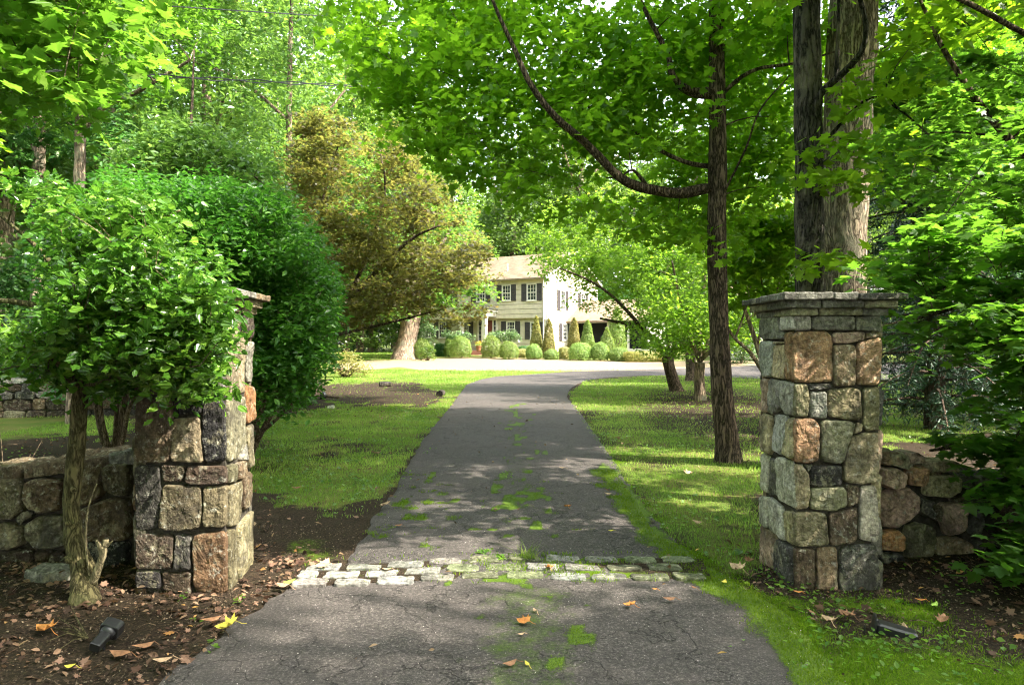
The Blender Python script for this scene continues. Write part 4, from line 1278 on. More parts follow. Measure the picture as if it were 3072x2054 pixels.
kb = MB(); kb.tube([(m1 - .2, -.06, 1.35), (m1 - .2, .0, 1.35)], .035, 8); kb.build('door_knob', M['black_metal'], dor)
# portico
pz0, pz1 = hz(700, 738) + .02, hz(700, 688)
px0, px1 = hx(500) - .0, hx(790)
PD = 1.7
def px_at(Xz, ly):
    """local x of a photo column on a plane ly in front of the facade"""
    u = (1200 + Xz / 2.93125) / 3; k = (u - 512) / F
    # world = HC + x*(cos,-sin) + ly*(sin,cos)
    return (k * (HC.y + ly * cos(ANG)) - HC.x - ly * sin(ANG)) / (cos(ANG) + sin(ANG) * k)
cl, crr = px_at(539, -PD + .15), px_at(745, -PD + .15)
pr = MB()
pr.box(cl - .28, crr + .28, -PD - .12, -.08, pz0, pz0 + .34); pr.box(cl - .40, crr + .40, -PD - .24, -.079, pz0 + .341, pz0 + .43); pr.box(cl - .34, crr + .34, -PD - .18, -.078, pz0 + .4305, pz0 + .52)
po = pr.build('portico_roof', M['trim'], house)
pk = MB(); pk.box(cl - .42, crr + .42, -PD - .26, -OV - .05, pz0 + .521, pz0 + .57); pk.build('roofing', M['dark'], po)
for cx_ in (cl, crr):
    c_ = MB(); c_.box(cx_ - .20, cx_ + .20, -PD - .05, -PD + .35, .30, .48, .01); c_.box(cx_ - .16, cx_ + .16, -PD - .01, -PD + .31, .481, pz0 - .13)
    for k in range(3): c_.box(cx_ - .11 + k * .09, cx_ - .07 + k * .09, -PD - .02, -PD - .011, .6, pz0 - .25)
    c_.box(cx_ - .21, cx_ + .21, -PD - .06, -PD + .36, pz0 - .129, pz0 - .002, .01)
    c_.build('column', M['trim'], house)
ln = MB(); ln.tube([(cx_ - .75, -PD * .55, pz0), (cx_ - .75, -PD * .55, pz0 - .2)], .012, 6); ln.lathe([(.02, pz0 - .2), (.09, pz0 - .27), (.11, pz0 - .5), (.05, pz0 - .58)], cx_ - .75, -PD * .55, 8); ln.build('hanging_lantern', M['black_metal'], house)
sp = MB(); sp.box(cl - .45, crr + .45, -PD - .25, -.08, -.4, .30, .02)
sp.box(cl + .5, crr + .2, -PD - .62, -PD - .252, -.4, .17, .02); sp.box(cl + .5, crr + .2, -PD - 1.0, -PD - .622, -.4, .02, .02); sp.build('front_steps', M['brick'], house)
# low wing on the right with its own roof and a dark screened porch under it
wx0, wy0, WL, WDp = .03, 3.7, 6.4, 6.0
wz = hz(1500, 750, 1.0) - .05
wr = MB()
wy_r = wy0 + WDp * .5; wzr = wz + 1.75
for (ya, za, yb_, zb_) in ((wy0 - .45, wz, wy_r, wzr), (wy_r, wzr, wy0 + WDp + .45, wz)):
    v = [(wx0, ya, za), (wx0 + WL + .3, ya, za), (wx0 + WL + .3, yb_, zb_), (wx0, yb_, zb_)]; v += [(x_, y_, z_ - .14) for x_, y_, z_ in v]
    wr.add(v, [(0, 1, 2, 3), (4, 7, 6, 5), (0, 4, 5, 1), (3, 2, 6, 7), (0, 3, 7, 4), (1, 5, 6, 2)])
wr.build('wing_roof', M['roof'], house)
ww = MB()
for x_ in (wx0 + .06, wx0 + 1.6, wx0 + 3.2, wx0 + 4.8, wx0 + WL - .1): ww.box(x_, x_ + .14, wy0, wy0 + .14, -.3, wz - .15)
ww.box(wx0 + .02, wx0 + WL, wy0 - .03, wy0 + .17, wz - .149, wz + .08); ww.box(wx0 + .021, wx0 + WL - .001, wy0 + .02, wy0 + .12, -.3, .45)
ww.box(wx0 + WL - .15, wx0 + WL - .01, wy0 + .2, wy0 + WDp, -.3, wz)
ww.build('porch_frame', M['trim'], house)
wd_ = MB(); wd_.box(wx0 + .1, wx0 + WL - .2, wy0 + 1.3, wy0 + 1.35, -.3, wz - .02); wd_.build('porch_screen', M['dark'], house)

# garage, mostly hidden behind the right gate pillar
gar = empty('garage', (19.2, 43.5, .5), radians(14), 'white clapboard garage glimpsed between the dark trunk and the right pillar', 'garage')
gb = MB(); siding(gb, (-4, 0), (4, 0), 0, 3.2, .2, holes=[(1.3, 2.1, 1.1, 2.2), (4.2, 6.9, 0, 2.4)]); siding(gb, (-4, 6), (-4, 0), 0, 3.2, .2)
gb.box(3.9, 4, 0, 6, 0, 3.2); gb.box(-4, 4, 5.9, 6, 0, 3.2); gb.build('wall', M['trim'], gar)
window(gar, -2.695, -1.905, 1.105, 2.195, -.03, 3, 4, None, sl=False, sr=False)
gd = MB(); gd.box(.21, 2.89, .03, .07, 0, 2.39)
for k in range(4):
    for j in range(4): gd.box(.27 + j * .66, .80 + j * .66, .01, .031, .06 + k * .59, .54 + k * .59, .01)
gd.build('garage_door', M['trim'], gar)
gr_ = MB()
for (ya, za, yb_, zb_) in ((-.5, 3.05, 3, 4.9), (3, 4.9, 6.5, 3.05)):
    v = [(-4.4, ya, za), (4.4, ya, za), (4.4, yb_, zb_), (-4.4, yb_, zb_)]; v += [(x_, y_, z_ - .14) for x_, y_, z_ in v]
    gr_.add(v, [(0, 1, 2, 3), (4, 7, 6, 5), (0, 4, 5, 1), (3, 2, 6, 7), (0, 3, 7, 4), (1, 5, 6, 2)])
gr_.build('roof', M['roof'], gar)


# ------------------------------------------------------------------ shrubs along the house front
def surf_leaves(fn, n, size, kind='dia', mat=None, R=rng):
    pass


def clipped(name, label, cat, loc, rx, rz, shape='ball', mat='leaf_box', group=None, n=3600, size=.075, ry=None, seed=0):
    """clipped shrub: a dense shell of leaves over a solid of inner twigs, slightly lumpy"""
    R = np.random.default_rng(seed + 100)
    ry = ry or rx
    t = R.random(n); ph = R.random(n) * 2 * pi
    if shape == 'ball':
        c = 1 - 1.72 * t; s = np.sqrt(np.clip(1 - c * c, 0, 1)); s = np.where(c < 0, s ** .5, s)
        dirs = np.stack([s * np.cos(ph), s * np.sin(ph), c], 1)
        z0 = rz * .82
    elif shape == 'cone':
        h = t ** 1.2; s = np.where(h < .25, .75 + h, (1 - h) ** .62 * 1.18); dirs = np.stack([s * np.cos(ph), s * np.sin(ph), h * 2 - 1], 1); z0 = rz
    else:
        q = R.uniform(-1, 1, (n, 3)); k = np.argmax(np.abs(q), 1); f = np.abs(q[np.arange(n), k])
        dirs = q / f[:, None]; dirs = dirs / (np.linalg.norm(dirs, axis=1)[:, None] ** .55); z0 = rz
    lump = np.array([mnoise.noise(Vector(d * 2.3) + Vector((seed * 3.1, 0, 0))) for d in dirs])
    lump2 = np.array([mnoise.noise(Vector(d * 6.5) + Vector((seed * 3.1, 5, 0))) for d in dirs])
    rr = (1 + .16 * lump + .12 * lump2) * (1 - .22 * R.random(n) ** 2.5)
    pos = dirs * np.array([rx, ry, rz]) * rr[:, None]; pos[:, 2] += z0
    pos = pos[pos[:, 2] > -.05]
    root = empty(name, loc, 0, label, cat, group)
    out = pos - np.array([0, 0, z0]); out /= np.linalg.norm(out, axis=1)[:, None]
    leaves_obj('foliage', pos, size, 'dia', M[mat], root, tilt=.45, out=out, R=R)
    # twiggy inside
    tw = MB(); Rr = random.Random(seed)
    for k in range(16):
        a = Rr.uniform(0, 6.28); r = Rr.uniform(.3, .85); zt = Rr.uniform(.6, 1.5) * rz
        tw.tube([(0, 0, -.05), (cos(a) * rx * r * .4, sin(a) * ry * r * .4, zt * .4), (cos(a) * rx * r * .8, sin(a) * ry * r * .8, zt)], [.03, .02, .008], 5, .1)
    tw.build('stem', M['twig'], root)
    return root


def zp(Xz): return (1200 + Xz / 2.93125) / 3
def zq(Yz): return (700 + Yz / 2.93125) / 3
BALLS = [(115, 270, 895, 1072, 'ball', 'large clipped box ball nearest the thick lawn tree', 45), (388, 470, 897, 1055, 'ball', 'narrow clipped box ball tucked behind the big one left of the steps', 47.4), (440, 625, 888, 1080, 'ball', 'biggest clipped box ball just left of the front steps', 46),
         (715, 885, 885, 1080, 'ball', 'clipped box ball just right of the front steps', 46), (875, 1040, 942, 1100, 'ball', 'yellowish clipped box ball, second to the right of the steps', 44.8), (1105, 1245, 965, 1096, 'ball', 'dark green clipped box ball below the two narrow evergreens', 44.8),
         (1270, 1395, 1015, 1106, 'ball', 'smallest clipped box ball with a pale post in it', 44.4), (1480, 1685, 962, 1120, 'ball', 'wide clipped box ball, left one of the pair in front of the porch', 43.6), (1685, 1835, 960, 1120, 'ball', 'clipped box ball, right one of the pair in front of the porch', 43.4),
         (1840, 2010, 1010, 1130, 'ball', 'low mounded shrub right of the last box ball', 43)]
for i, (a, b, c, d, sh, lab, dep) in enumerate(BALLS):
    p = P(zp((a + b) / 2), 342, dep); rx_ = (zp(b) - zp(a)) / 2 / F * dep; rz_ = (zq(d) - zq(c)) / F * dep / 1.82
    clipped('box_shrub', lab, 'shrub', (p.x, dep, float(ground_z(p.x, dep))), rx_, rz_, 'ball', 'leaf_box', 'clipped box shrubs in front of the house', 6500, .06, seed=i)
OTH = [(1395, 1490, 1002, 1104, 'box', 'leaf_cone', 'square clipped hedge block between the small and wide box balls', 45.2), (1040, 1110, 1010, 1085, 'box', 'leaf_cone', 'low straw coloured hedge piece between two box balls', 46.6),
       (305, 400, 948, 1058, 'box', 'leaf_hemlock', 'dark low hedge under the left ground floor window', 48.6), (1040, 1150, 972, 1062, 'box', 'leaf_hemlock', 'dark low hedge under the window right of the door', 48.4), (1960, 2330, 1042, 1135, 'box', 'leaf_cone', 'long low hedge running right toward the garage', 42.4)]
for i, (a, b, c, d, sh, mt, lab, dep) in enumerate(OTH):
    p = P(zp((a + b) / 2), 342, dep); rx_ = (zp(b) - zp(a)) / 2 / F * dep; rz_ = (zq(d) - zq(c)) / F * dep / 2
    clipped('hedge', lab, 'hedge', (p.x, dep, float(ground_z(p.x, dep))), rx_, rz_, 'box', mt, None, 5000 if b - a < 200 else 12000, .06, ry=.6, seed=i + 30)
CON = [(1143, 1252, 722, 1000, 'leaf_cone', 'narrow evergreen, left of the pair at the house corner', 47), (1250, 1366, 745, 1012, 'leaf_cone', 'browning narrow evergreen, right of the pair at the house corner', 46.4), (1470, 1590, 732, 990, 'leaf_cone', 'narrow evergreen right of the gable window, left of its pair', 48.8),
       (1580, 1718, 757, 1005, 'leaf_box', 'green narrow evergreen, right of its pair before the porch', 47.8), (1738, 1900, 838, 1012, 'leaf_box', 'broad pointed evergreen at the porch, lower of the two', 46.5), (1818, 1995, 640, 1010, 'leaf_box', 'tallest pointed evergreen at the right end of the porch', 48.0)]
for i, (a, b, c, d, mt, lab, dep) in enumerate(CON):
    p = P(zp((a + b) / 2), 342, dep); rx_ = (zp(b) - zp(a)) / 2 / F * dep; z0 = float(ground_z(p.x, dep)); top = CAM_H + (342 - zq(c)) / F * dep
    clipped('conical_evergreen', lab, 'evergreen', (p.x, dep, z0), rx_, (top - z0) / 2, 'cone', mt, 'pointed evergreens against the house', 8000, .075, seed=i + 60)


def loose(name, label, cat, base, blobs, mat, n, size, kind='oval', group=None, seed=0, stems=5, R_=.35, tilt=.6):
    """informal shrub: stems fanning out to sprays of leaves that fill overlapping lobes (x,y,z,rx,ry,rz relative to base)"""
    R = np.random.default_rng(seed + 500); Rr = random.Random(seed)
    root = empty(name, base, 0, label, cat, group)
    cs = []
    for (x, y, z, a, b, c, k) in blobs:
        q = R.normal(0, 1, (k, 3)); q /= np.linalg.norm(q, axis=1)[:, None]; q *= (R.random(k) ** .35)[:, None]
        cs.append(q * np.array([a, b, c]) + np.array([x, y, z]))
    cs = np.concatenate(cs); cs = cs[cs[:, 2] > .12]
    mb = MB(); skel = []
    top = cs[:, 2].mean()
    for k in range(stems):
        a = Rr.uniform(0, 6.28); c = cs[Rr.randrange(len(cs))]
        limb(mb, [(cos(a) * .08, sin(a) * .08, -.08, .03), (c[0] * .3 + cos(a) * .1, c[1] * .3 + sin(a) * .1, top * .5, .022), (c[0] * .8, c[1] * .8, max(c[2] * .8, .2), .010)], 6, .15, 10, skel=skel)
    grow_branches(mb, skel, cs, .014, .003, 4, R=Rr)
    mb.build('stem', M['twig'], root)
    pos, sh = sprays(cs, n / len(cs), R_, .35, R)
    leaves_obj('foliage', pos, size, kind, M[mat], root, rn_shift=sh, tilt=tilt, R=R)
    return root


p = gp(zp(910), 356); loose('rhododendron', 'rhododendron with pale leaves right of the front door', 'shrub', (P(zp(915), 342, 47.6).x, 47.6, .62), [(0, 0, 1.5, 1.15, .6, .36, 40)], 'leaf_rhodo', 1900, .13, seed=1, R_=.28)
loose('rhododendron', 'rhododendron between the portico column and the left window', 'shrub', (P(zp(505), 342, 48).x, 48, .62), [(0, 0, 1.5, 1.15, .5, .34, 40)], 'leaf_rhodo', 1800, .13, seed=2, R_=.28)
loose('rhododendron', 'tall sunlit rhododendron at the left end of the house', 'shrub', (P(zp(225), 342, 49.2).x, 49.2, .66), [(-.3, 0, 1.5, 1.0, .9, 1.4, 80), (-.7, 0, 3.0, 1.0, 1., 1.4, 70)], 'leaf_rhodo', 5500, .14, seed=3, R_=.3)
loose('rhododendron', 'speckled sunlit rhododendron in front of the garage', 'shrub', (P(741, 342, 41).x, 41, .45), [(0, 0, 1.5, 1.6, 1.2, 1.5, 90), (0, 0, 2.8, 1.1, 1., 1.0, 30)], 'leaf_rhodo', 5200, .15, seed=4, R_=.5)
loose('shrub', 'small light green shrub in front of the leftmost box ball', 'shrub', (P(zp(240), 342, 43.4).x, 43.4, .44), [(0, 0, .55, .55, .4, .45, 22)], 'leaf_pale', 700, .12, seed=5, R_=.25)
hyd = P(345, 342, 31)
loose('shrub', 'straw coloured twiggy shrub on the lawn edge beside the big round bush', 'shrub', (hyd.x, 31, float(ground_z(0, 31)) - .02), [(0, 0, .7, .95, .7, .6, 46), (.5, 0, .4, .9, .6, .3, 20)], 'leaf_cone', 1300, .10, seed=6, R_=.3, stems=18)

pot = empty('flower_pot', (P(zp(695), 342, 46.9).x, 46.9, .66 + .30), 0, 'clay pot of yellow flowers on the front steps', 'flower pot')
pm = MB(); pm.lathe([(.12, 0), (.15, .02), (.21, .34), (.24, .36), (.24, .42), (.20, .42), (.18, .36)], n=14); pm.build('pot', M['clay'], pot)
R0 = np.random.default_rng(5); fp = R0.normal(0, .13, (220, 3)); fp[:, 2] = np.abs(fp[:, 2]) * .8 + .42
leaves_obj('foliage', fp, .09, 'oval', M['leaf_box'], pot, tilt=.8, R=R0)
fy = R0.normal(0, .13, (60, 3)); fy[:, 2] = np.abs(fy[:, 2]) * .6 + .56
M['petal'] = leaf_mat('yellow_petal', (.5, .33, .02), (.6, .42, .03), (.7, .5, .05), (.5, .4, .05), .2)
leaves_obj('blossom', fy, .07, 'wide', M['petal'], pot, tilt=.8, R=R0)
#--PART4--

# ------------------------------------------------------------------ trees, shrubs and woods
def tree(name, label, cat, base, trunk, limbs, cents, leaf, bark, n, size, kind='maple', group=None, seed=0, sides=16, R_=.5, flat=.2, tilt=.5, droop=.35, r0=.02, ridge=.03, limb_name='limb', wob=.10, sidesb=4, keep=True, sizevar=.42, nt_=40):
    """trunk / limbs: lists of (x,y,z,r) in the world; cents: world positions of the leaf sprays"""
    R = np.random.default_rng(seed + 900); Rr = random.Random(seed + 1)
    base = Vector(base)
    root = empty(name, base, 0, label, cat, group)
    sub = lambda L: [(p[0] - base.x, p[1] - base.y, p[2] - base.z, p[3]) for p in L]
    skel = []
    if trunk:
        mb = MB(); limb(mb, sub(trunk), sides, wob, nt_, ridge, seed, skel); mb.build('trunk', M[bark], root, smooth=True)
    ts = len(skel)
    for L in limbs:
        mb = MB(); limb(mb, sub(L), 9, wob, 30, 0, seed, skel); mb.build(limb_name, M[bark], root, smooth=True)
    c = np.asarray(cents, float)
    if keep: c = c[clear_view(c)]
    c = c - np.array(base)
    sk = skel[ts:] if len(skel) - ts > 20 else skel
    mb = MB()
    if trunk: sk = sk + [s for s in skel[:ts] if s[0][2] > skel[ts - 1][0][2] * .3]
    grow_branches(mb, sk, c, r0, .003, sidesb, R=Rr)
    mb.build('branches', M[bark], root)
    pos, sh = sprays(c, n / len(c), R_, flat, R)
    if keep:
        ok = clear_view(pos + np.array(base)); pos, sh = pos[ok], sh[ok]
    leaves_obj('crown', pos, size, kind, M[leaf], root, rn_shift=sh, tilt=tilt, droop=droop, R=R, sizevar=sizevar)
    return root


def gbase(u, v):
    p = gp(u, v); return (p.x, p.y, p.z)


# the dark trunked maple on the lawn between drive and right pillar
D = 9.2
b = gp(729, 461)
tr_ = [(b.x, b.y, b.z - .15, .24), (b.x, b.y, b.z + .05, .185), pp(726, 430, D, .15), pp(722, 385, D, .137), pp(719, 320, D, .13), pp(717, 240, D, .128), pp(718, 150, D, .12), pp(717, 60, D, .105), pp(716, -60, D, .09), pp(712, -250, D, .07), pp(705, -480, D, .03)]
lm = [[pp(716, 187, D, .065), pp(700, 189, D - .05, .075), pp(681, 193, D - .1, .072), pp(655, 190, D - .2, .066), pp(629, 183, D - .3, .062), pp(611, 169, D - .4, .058), pp(585, 142, D - .5, .052), pp(563, 124, D - .6, .048), pp(546, 106, D - .7, .043), pp(528, 80, D - .8, .037), pp(515, 50, D - .9, .03), pp(500, 18, D - 1, .024), pp(480, -30, D - 1.1, .015)],
      [pp(650, 190, D - .2, .03), pp(641, 178, D - .25, .024), pp(632, 170, D - .3, .016), pp(620, 176, D - .3, .012), pp(606, 178, D - .3, .008)],
      [pp(716, 166, D, .036), pp(700, 165, D + .1, .034), pp(681, 160, D + .15, .03), pp(655, 147, D + .2, .026), pp(629, 127, D + .3, .020), pp(600, 112, D + .4, .013), pp(570, 100, D + .5, .008)],
      [pp(718, 92, D, .06), pp(705, 93, D - .05, .078), pp(692, 92, D - .1, .064), pp(679, 84, D - .15, .052), pp(671, 72, D - .2, .042), pp(668, 55, D - .2, .036), pp(650, 20, D - .3, .03), pp(620, -40, D - .4, .02)],
      [pp(720, 96, D, .03), pp(740, 78, D - .2, .027), pp(760, 68, D - .4, .023), pp(795, 63, D - .6, .018), pp(840, 50, D - .8, .01)],
      [pp(720, 200, D, .018), pp(745, 150, D - .5, .014), pp(760, 110, D - .8, .011), pp(790, 75, D - 1, .007)],
      [pp(718, -20, D, .05), pp(660, -80, D - .6, .04), pp(560, -120, D - 1.3, .028), pp(440, -110, D - 1.9, .015)],
      [pp(716, -100, D, .05), pp(800, -180, D + .6, .04), pp(900, -220, D + 1.4, .02)],
      [pp(716, -60, D, .05), pp(640, -160, D + 1.2, .035), pp(540, -200, D + 2.4, .02)]]
polyE = [(335, -330), (338, 60), (395, 95), (400, 130), (450, 160), (500, 170), (545, 195), (600, 215), (650, 225), (720, 215), (800, 190), (900, 160), (1000, 100), (1100, -330)]
c = np.concatenate([crown_px(polyE, 11.2, 2.7, 470), crown_px([(325, -90), (335, 70), (400, 70), (540, 30), (540, -90)], 11.5, 2.0, 70, hole=0)])
polyE2 = [(340, 20), (395, 95), (405, 135), (450, 170), (500, 185), (560, 215), (620, 232), (690, 240), (740, 235), (790, 210), (800, 0)]
c = np.concatenate([c, crown_px(polyE2, 11.0, 2.0, 260, fall=False)])
tree('maple_tree', 'slender dark trunked maple on the mossy lawn just left of the right pillar', 'maple tree', b, tr_, lm, c, 'leaf_maple', 'bark_dark', 64000, .105, 'maple', seed=1, R_=.55, flat=.14, tilt=.55)

# pair of trunks rising directly behind the right pillar
D = 6.7
x0_ = P(812, 507, D)
tr_ = [(x0_.x + .02, D, -.1, .20), (x0_.x, D, .15, .15), pp(812, 400, D, .142), pp(811, 293, D, .138), pp(809, 200, D, .135), pp(808, 100, D, .132), pp(806, 0, D, .125), pp(803, -200, D, .105), pp(800, -480, D, .05)]
lm = [[pp(810, 125, D, .03), pp(815, 108, D - .1, .036), pp(822, 92, D - .15, .034), pp(844, 72, D - .3, .030), pp(861, 52, D - .35, .026), pp(866, 26, D - .4, .022), pp(858, -10, D - .4, .02), pp(850, -60, D - .4, .012)],
      [pp(836, 80, D - .2, .020), pp(838, 40, D - .2, .018), pp(839, -20, D - .2, .012)],
      [pp(812, 160, D + .1, .022), pp(835, 130, D + .1, .019), pp(870, 98, D, .014), pp(900, 110, D - .2, .010), pp(935, 140, D - .3, .006)],
      [pp(806, -60, D, .06), pp(760, -160, D + .7, .04), pp(700, -260, D + 1.4, .02)],
      [pp(806, -100, D, .06), pp(860, -200, D - .7, .04), pp(930, -260, D - 1.2, .02)]]
c = crown_px([(700, -480), (700, -90), (780, -40), (880, -40), (930, 30), (1010, 30), (1100, -480)], 6.6, 2.4, 170)
c2 = np.array([list(P(u, v, D - .35 + random.uniform(-.2, .1))) for u, v in [(838, 152), (866, 148), (836, 178), (838, 258), (885, 90), (890, 60)]])
tree('shade_tree', 'near black trunked tree, front one of the two trunks behind the right pillar', 'tree', (x0_.x, D, 0), tr_, lm, np.concatenate([c, c2]), 'leaf_maple', 'bark_black', 18500, .10, 'maple', seed=2, R_=.45, flat=.15, group=None)
D = 8.6
x0_ = P(843, 470, D)
tr_ = [(x0_.x, D, -.1, .40), (x0_.x, D, .2, .32), pp(843, 400, D, .285), pp(843, 293, D, .270), pp(845, 200, D, .272), pp(848, 100, D, .278), pp(853, 30, D, .285), pp(855, -80, D, .24), pp(858, -300, D, .16), pp(860, -560, D, .06)]
lm = [[pp(857, -60, D, .10), pp(920, -160, D - .6, .06), pp(1000, -230, D - 1.2, .03)], [pp(857, -80, D, .10), pp(800, -180, D + 1, .06), pp(720, -300, D + 2, .03)], [pp(858, -200, D, .07), pp(830, -300, D - 1, .04), pp(760, -380, D - 2, .02)]]
c = crown_px([(680, -620), (700, -140), (800, -90), (880, -60), (1000, 0), (1120, -100), (1120, -620)], 9.2, 3.2, 190)
tree('shade_tree', 'thick grey furrowed tree, back one of the two trunks behind the right pillar', 'tree', (x0_.x, D, 0), tr_, lm, c, 'leaf_maple', 'bark_grey', 17000, .125, 'maple', seed=3, R_=.6, flat=.16, sides=26, ridge=.035, nt_=90)

# leafy maple crowding the right edge, trunk outside the frame
D = 5.3
bx = P(1185, 342, D).x
tr_ = [(bx, D, -.1, .18), (bx, D, 1, .14), (bx - .1, D, 3, .12), (bx - .15, D + .1, 6, .08), (bx, D, 9, .03)]
lm = [[(bx, D, 1.3, .05), pp(1080, 420, D - .1, .035), pp(1000, 440, D - .2, .022), pp(930, 450, D - .3, .010)],
      [(bx, D, 1.7, .05), pp(1060, 300, D, .035), pp(990, 300, D - .1, .022), pp(910, 320, D - .2, .009)],
      [(bx, D, 2.2, .06), pp(1080, 190, D, .04), pp(1010, 140, D + .1, .03), pp(950, 60, D, .02), pp(920, 0, D, .012)],
      [(bx, D, .9, .04), pp(1090, 520, D - .5, .028), pp(1040, 545, D - .7, .016), pp(1000, 560, D - .8, .008)],
      [(bx, D, 2.6, .05), pp(1090, 80, D - .4, .026), pp(1000, 20, D - .7, .018), pp(900, -30, D - .9, .018)],
      [(bx, D, 3.5, .06), pp(1050, -150, D, .045), pp(930, -220, D - .4, .03), pp(800, -200, D - .9, .018)]]
polys = [([(895, -60), (905, 60), (895, 150), (905, 215), (930, 240), (1000, 250), (1200, 250), (1200, -60)], 5.9, 1.3, 95), ([(900, 215), (888, 290), (905, 325), (960, 345), (1024, 400), (1150, 420), (1150, 215)], 5.0, .8, 62),
         ([(915, 446), (960, 438), (1030, 428), (1150, 410), (1150, 462), (1020, 455), (950, 454)], 4.7, .3, 13), ([(1000, 493), (1040, 484), (1150, 470), (1150, 512), (1050, 504)], 4.5, .3, 10), ([(1028, 556), (1050, 530), (1150, 520), (1150, 610), (1020, 592)], 4.3, .4, 24),
         ([(990, 330), (1010, 370), (1035, 430), (1024, 480), (1150, 500), (1150, 340)], 5.0, .7, 40), ([(880, -480), (880, -100), (1200, -100), (1200, -480)], 5.4, 1.8, 90), ([(1005, 200), (1015, 420), (1050, 600), (1150, 600), (1150, 200)], 5.0, .9, 60)]
c = np.concatenate([crown_px(*q_) for q_ in polys])
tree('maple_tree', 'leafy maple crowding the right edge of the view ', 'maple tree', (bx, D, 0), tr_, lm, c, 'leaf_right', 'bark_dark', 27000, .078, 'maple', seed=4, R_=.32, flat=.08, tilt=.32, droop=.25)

# dark arching stem right of the twin trunks
b = gp(975, 420)
tr_ = [(b.x, b.y, -.1, .09), pp(968, 370, b.y - .1, .075), pp(950, 320, b.y - .4, .07), pp(935, 275, b.y - .8, .07), pp(921, 232, b.y - 1.2, .068), pp(897, 188, b.y - 1.6, .066), pp(880, 165, b.y - 1.8, .06), pp(868, 146, b.y - 1.9, .055), pp(862, 90, b.y - 2, .03)]
c = crown_px([(880, 60), (900, 40), (1024, 60), (1060, 250), (960, 260), (900, 200)], 10.5, 1.3, 90)
tree('understory_tree', 'thin dark stem arching up to the left behind the right hand maple leaves', 'tree', b, tr_, [], c, 'leaf_right', 'bark_dark', 11000, .11, 'maple', seed=5, R_=.4, wob=.15)

# spruce with hanging boughs behind the right hand maple
D = 12.6
sx_ = P(935, 342, D).x
sp_root = empty('spruce_tree', (sx_, D, 0), 0, 'dark spruce with hanging boughs behind the right pillar and maple branches', 'spruce')
mb = MB(); limb(mb, [(0, 0, -.1, .22), (0, 0, .5, .18), (0, 0, 5, .13), (0, 0, 13, .02)], 12, .08, 30); mb.build('trunk', M['bark_dark'], sp_root, smooth=True)
Rr = random.Random(9); mb = MB(); npos = []
for k in range(150):
    z = .35 + 12.5 * (k / 150) ** 1.15; L_ = 2.7 * (1 - z / 14.5) + .2; a = k * 2.4
    prev = None; pts = []
    for t in np.linspace(0, 1, 7):
        pts.append((cos(a) * L_ * t, sin(a) * L_ * t, z + .15 * sin(t * 3) - .75 * t * t * L_ * .45 + .25 * t ** 4 * L_ * .3))
    mb.tube(pts, [.028 * (1 - t * .85) for t in np.linspace(0, 1, 7)], 4, cap=False)
    for i in range(1, 7):
        p = Vector(pts[i]); q0 = Vector(pts[i - 1])
        for s_ in range(7):
            o_ = q0.lerp(p, Rr.random()); sd_ = Rr.choice([-1, 1]); ln_ = Rr.uniform(.2, .55) * (1.1 - i / 9)
            tip = o_ + Vector((-sin(a) * sd_ * ln_ * .6, cos(a) * sd_ * ln_ * .6, -ln_ * Rr.uniform(.5, 1.1)))
            mb.tube([o_, (o_ + tip) / 2 + Vector((0, 0, .03)), tip], [.004, .003, .002], 3, cap=False)
            for m_ in range(15): npos.append(o_.lerp(tip, (m_ + Rr.random()) / 15))
mb.build('branches', M['bark_dark'], sp_root)
leaves_obj('crown', np.array([list(p) for p in npos]), .12, 'needle', M['leaf_spruce'], sp_root, tilt=.8, droop=.8)

# glossy leaved tree in front of the left wall
D = 4.22
b = gp(84, 600)
tr_ = [(b.x, b.y, b.z - .08, .11), (b.x, b.y, b.z + .04, .080), pp(84, 572, D, .068), pp(74, 540, D, .052), pp(72, 500, D, .047), pp(75, 460, D, .049), pp(78, 430, D, .047), pp(80, 400, D, .044), pp(83, 372, D, .054), pp(81, 345, D, .045), pp(78, 300, D, .035), pp(70, 240, D, .018)]
lm = [[pp(81, 390, D, .03), pp(70, 378, D - .1, .024), pp(50, 355, D - .2, .017), pp(20, 345, D - .2, .010)], [pp(82, 360, D, .028), pp(100, 330, D - .2, .024), pp(130, 310, D - .3, .019), pp(170, 300, D - .4, .012), pp(215, 295, D - .5, .006)],
      [pp(82, 345, D, .026), pp(60, 315, D - .1, .022), pp(20, 302, D - .2, .018), pp(-30, 300, D - .2, .01)], [pp(80, 320, D, .024), pp(100, 270, D + .1, .02), pp(140, 230, D + .1, .012), pp(180, 210, D, .006)],
      [pp(84, 385, D, .016), pp(110, 380, D - .2, .012), pp(150, 372, D - .4, .009), pp(200, 365, D - .6, .005)], [pp(78, 300, D, .02), pp(40, 250, D, .014), pp(0, 215, D, .008)]]
polyH = [(-90, 205), (0, 182), (60, 184), (120, 188), (170, 205), (205, 235), (222, 270), (222, 300), (212, 318), (222, 345), (208, 392), (170, 378), (140, 398), (60, 388), (0, 395), (-90, 400)]
c = crown_px(polyH, 4.0, .52, 330, fall=True, hole=.66)
hol = tree('glossy_tree', 'small glossy leaved tree with a mossy crooked stem before the left wall', 'tree', b, tr_, lm, c, 'leaf_holly', 'bark_olive', 15500, .054, 'holly', seed=6, R_=.145, flat=.35, tilt=.65, r0=.012, wob=.16, sides=16, sizevar=.4, nt_=60)
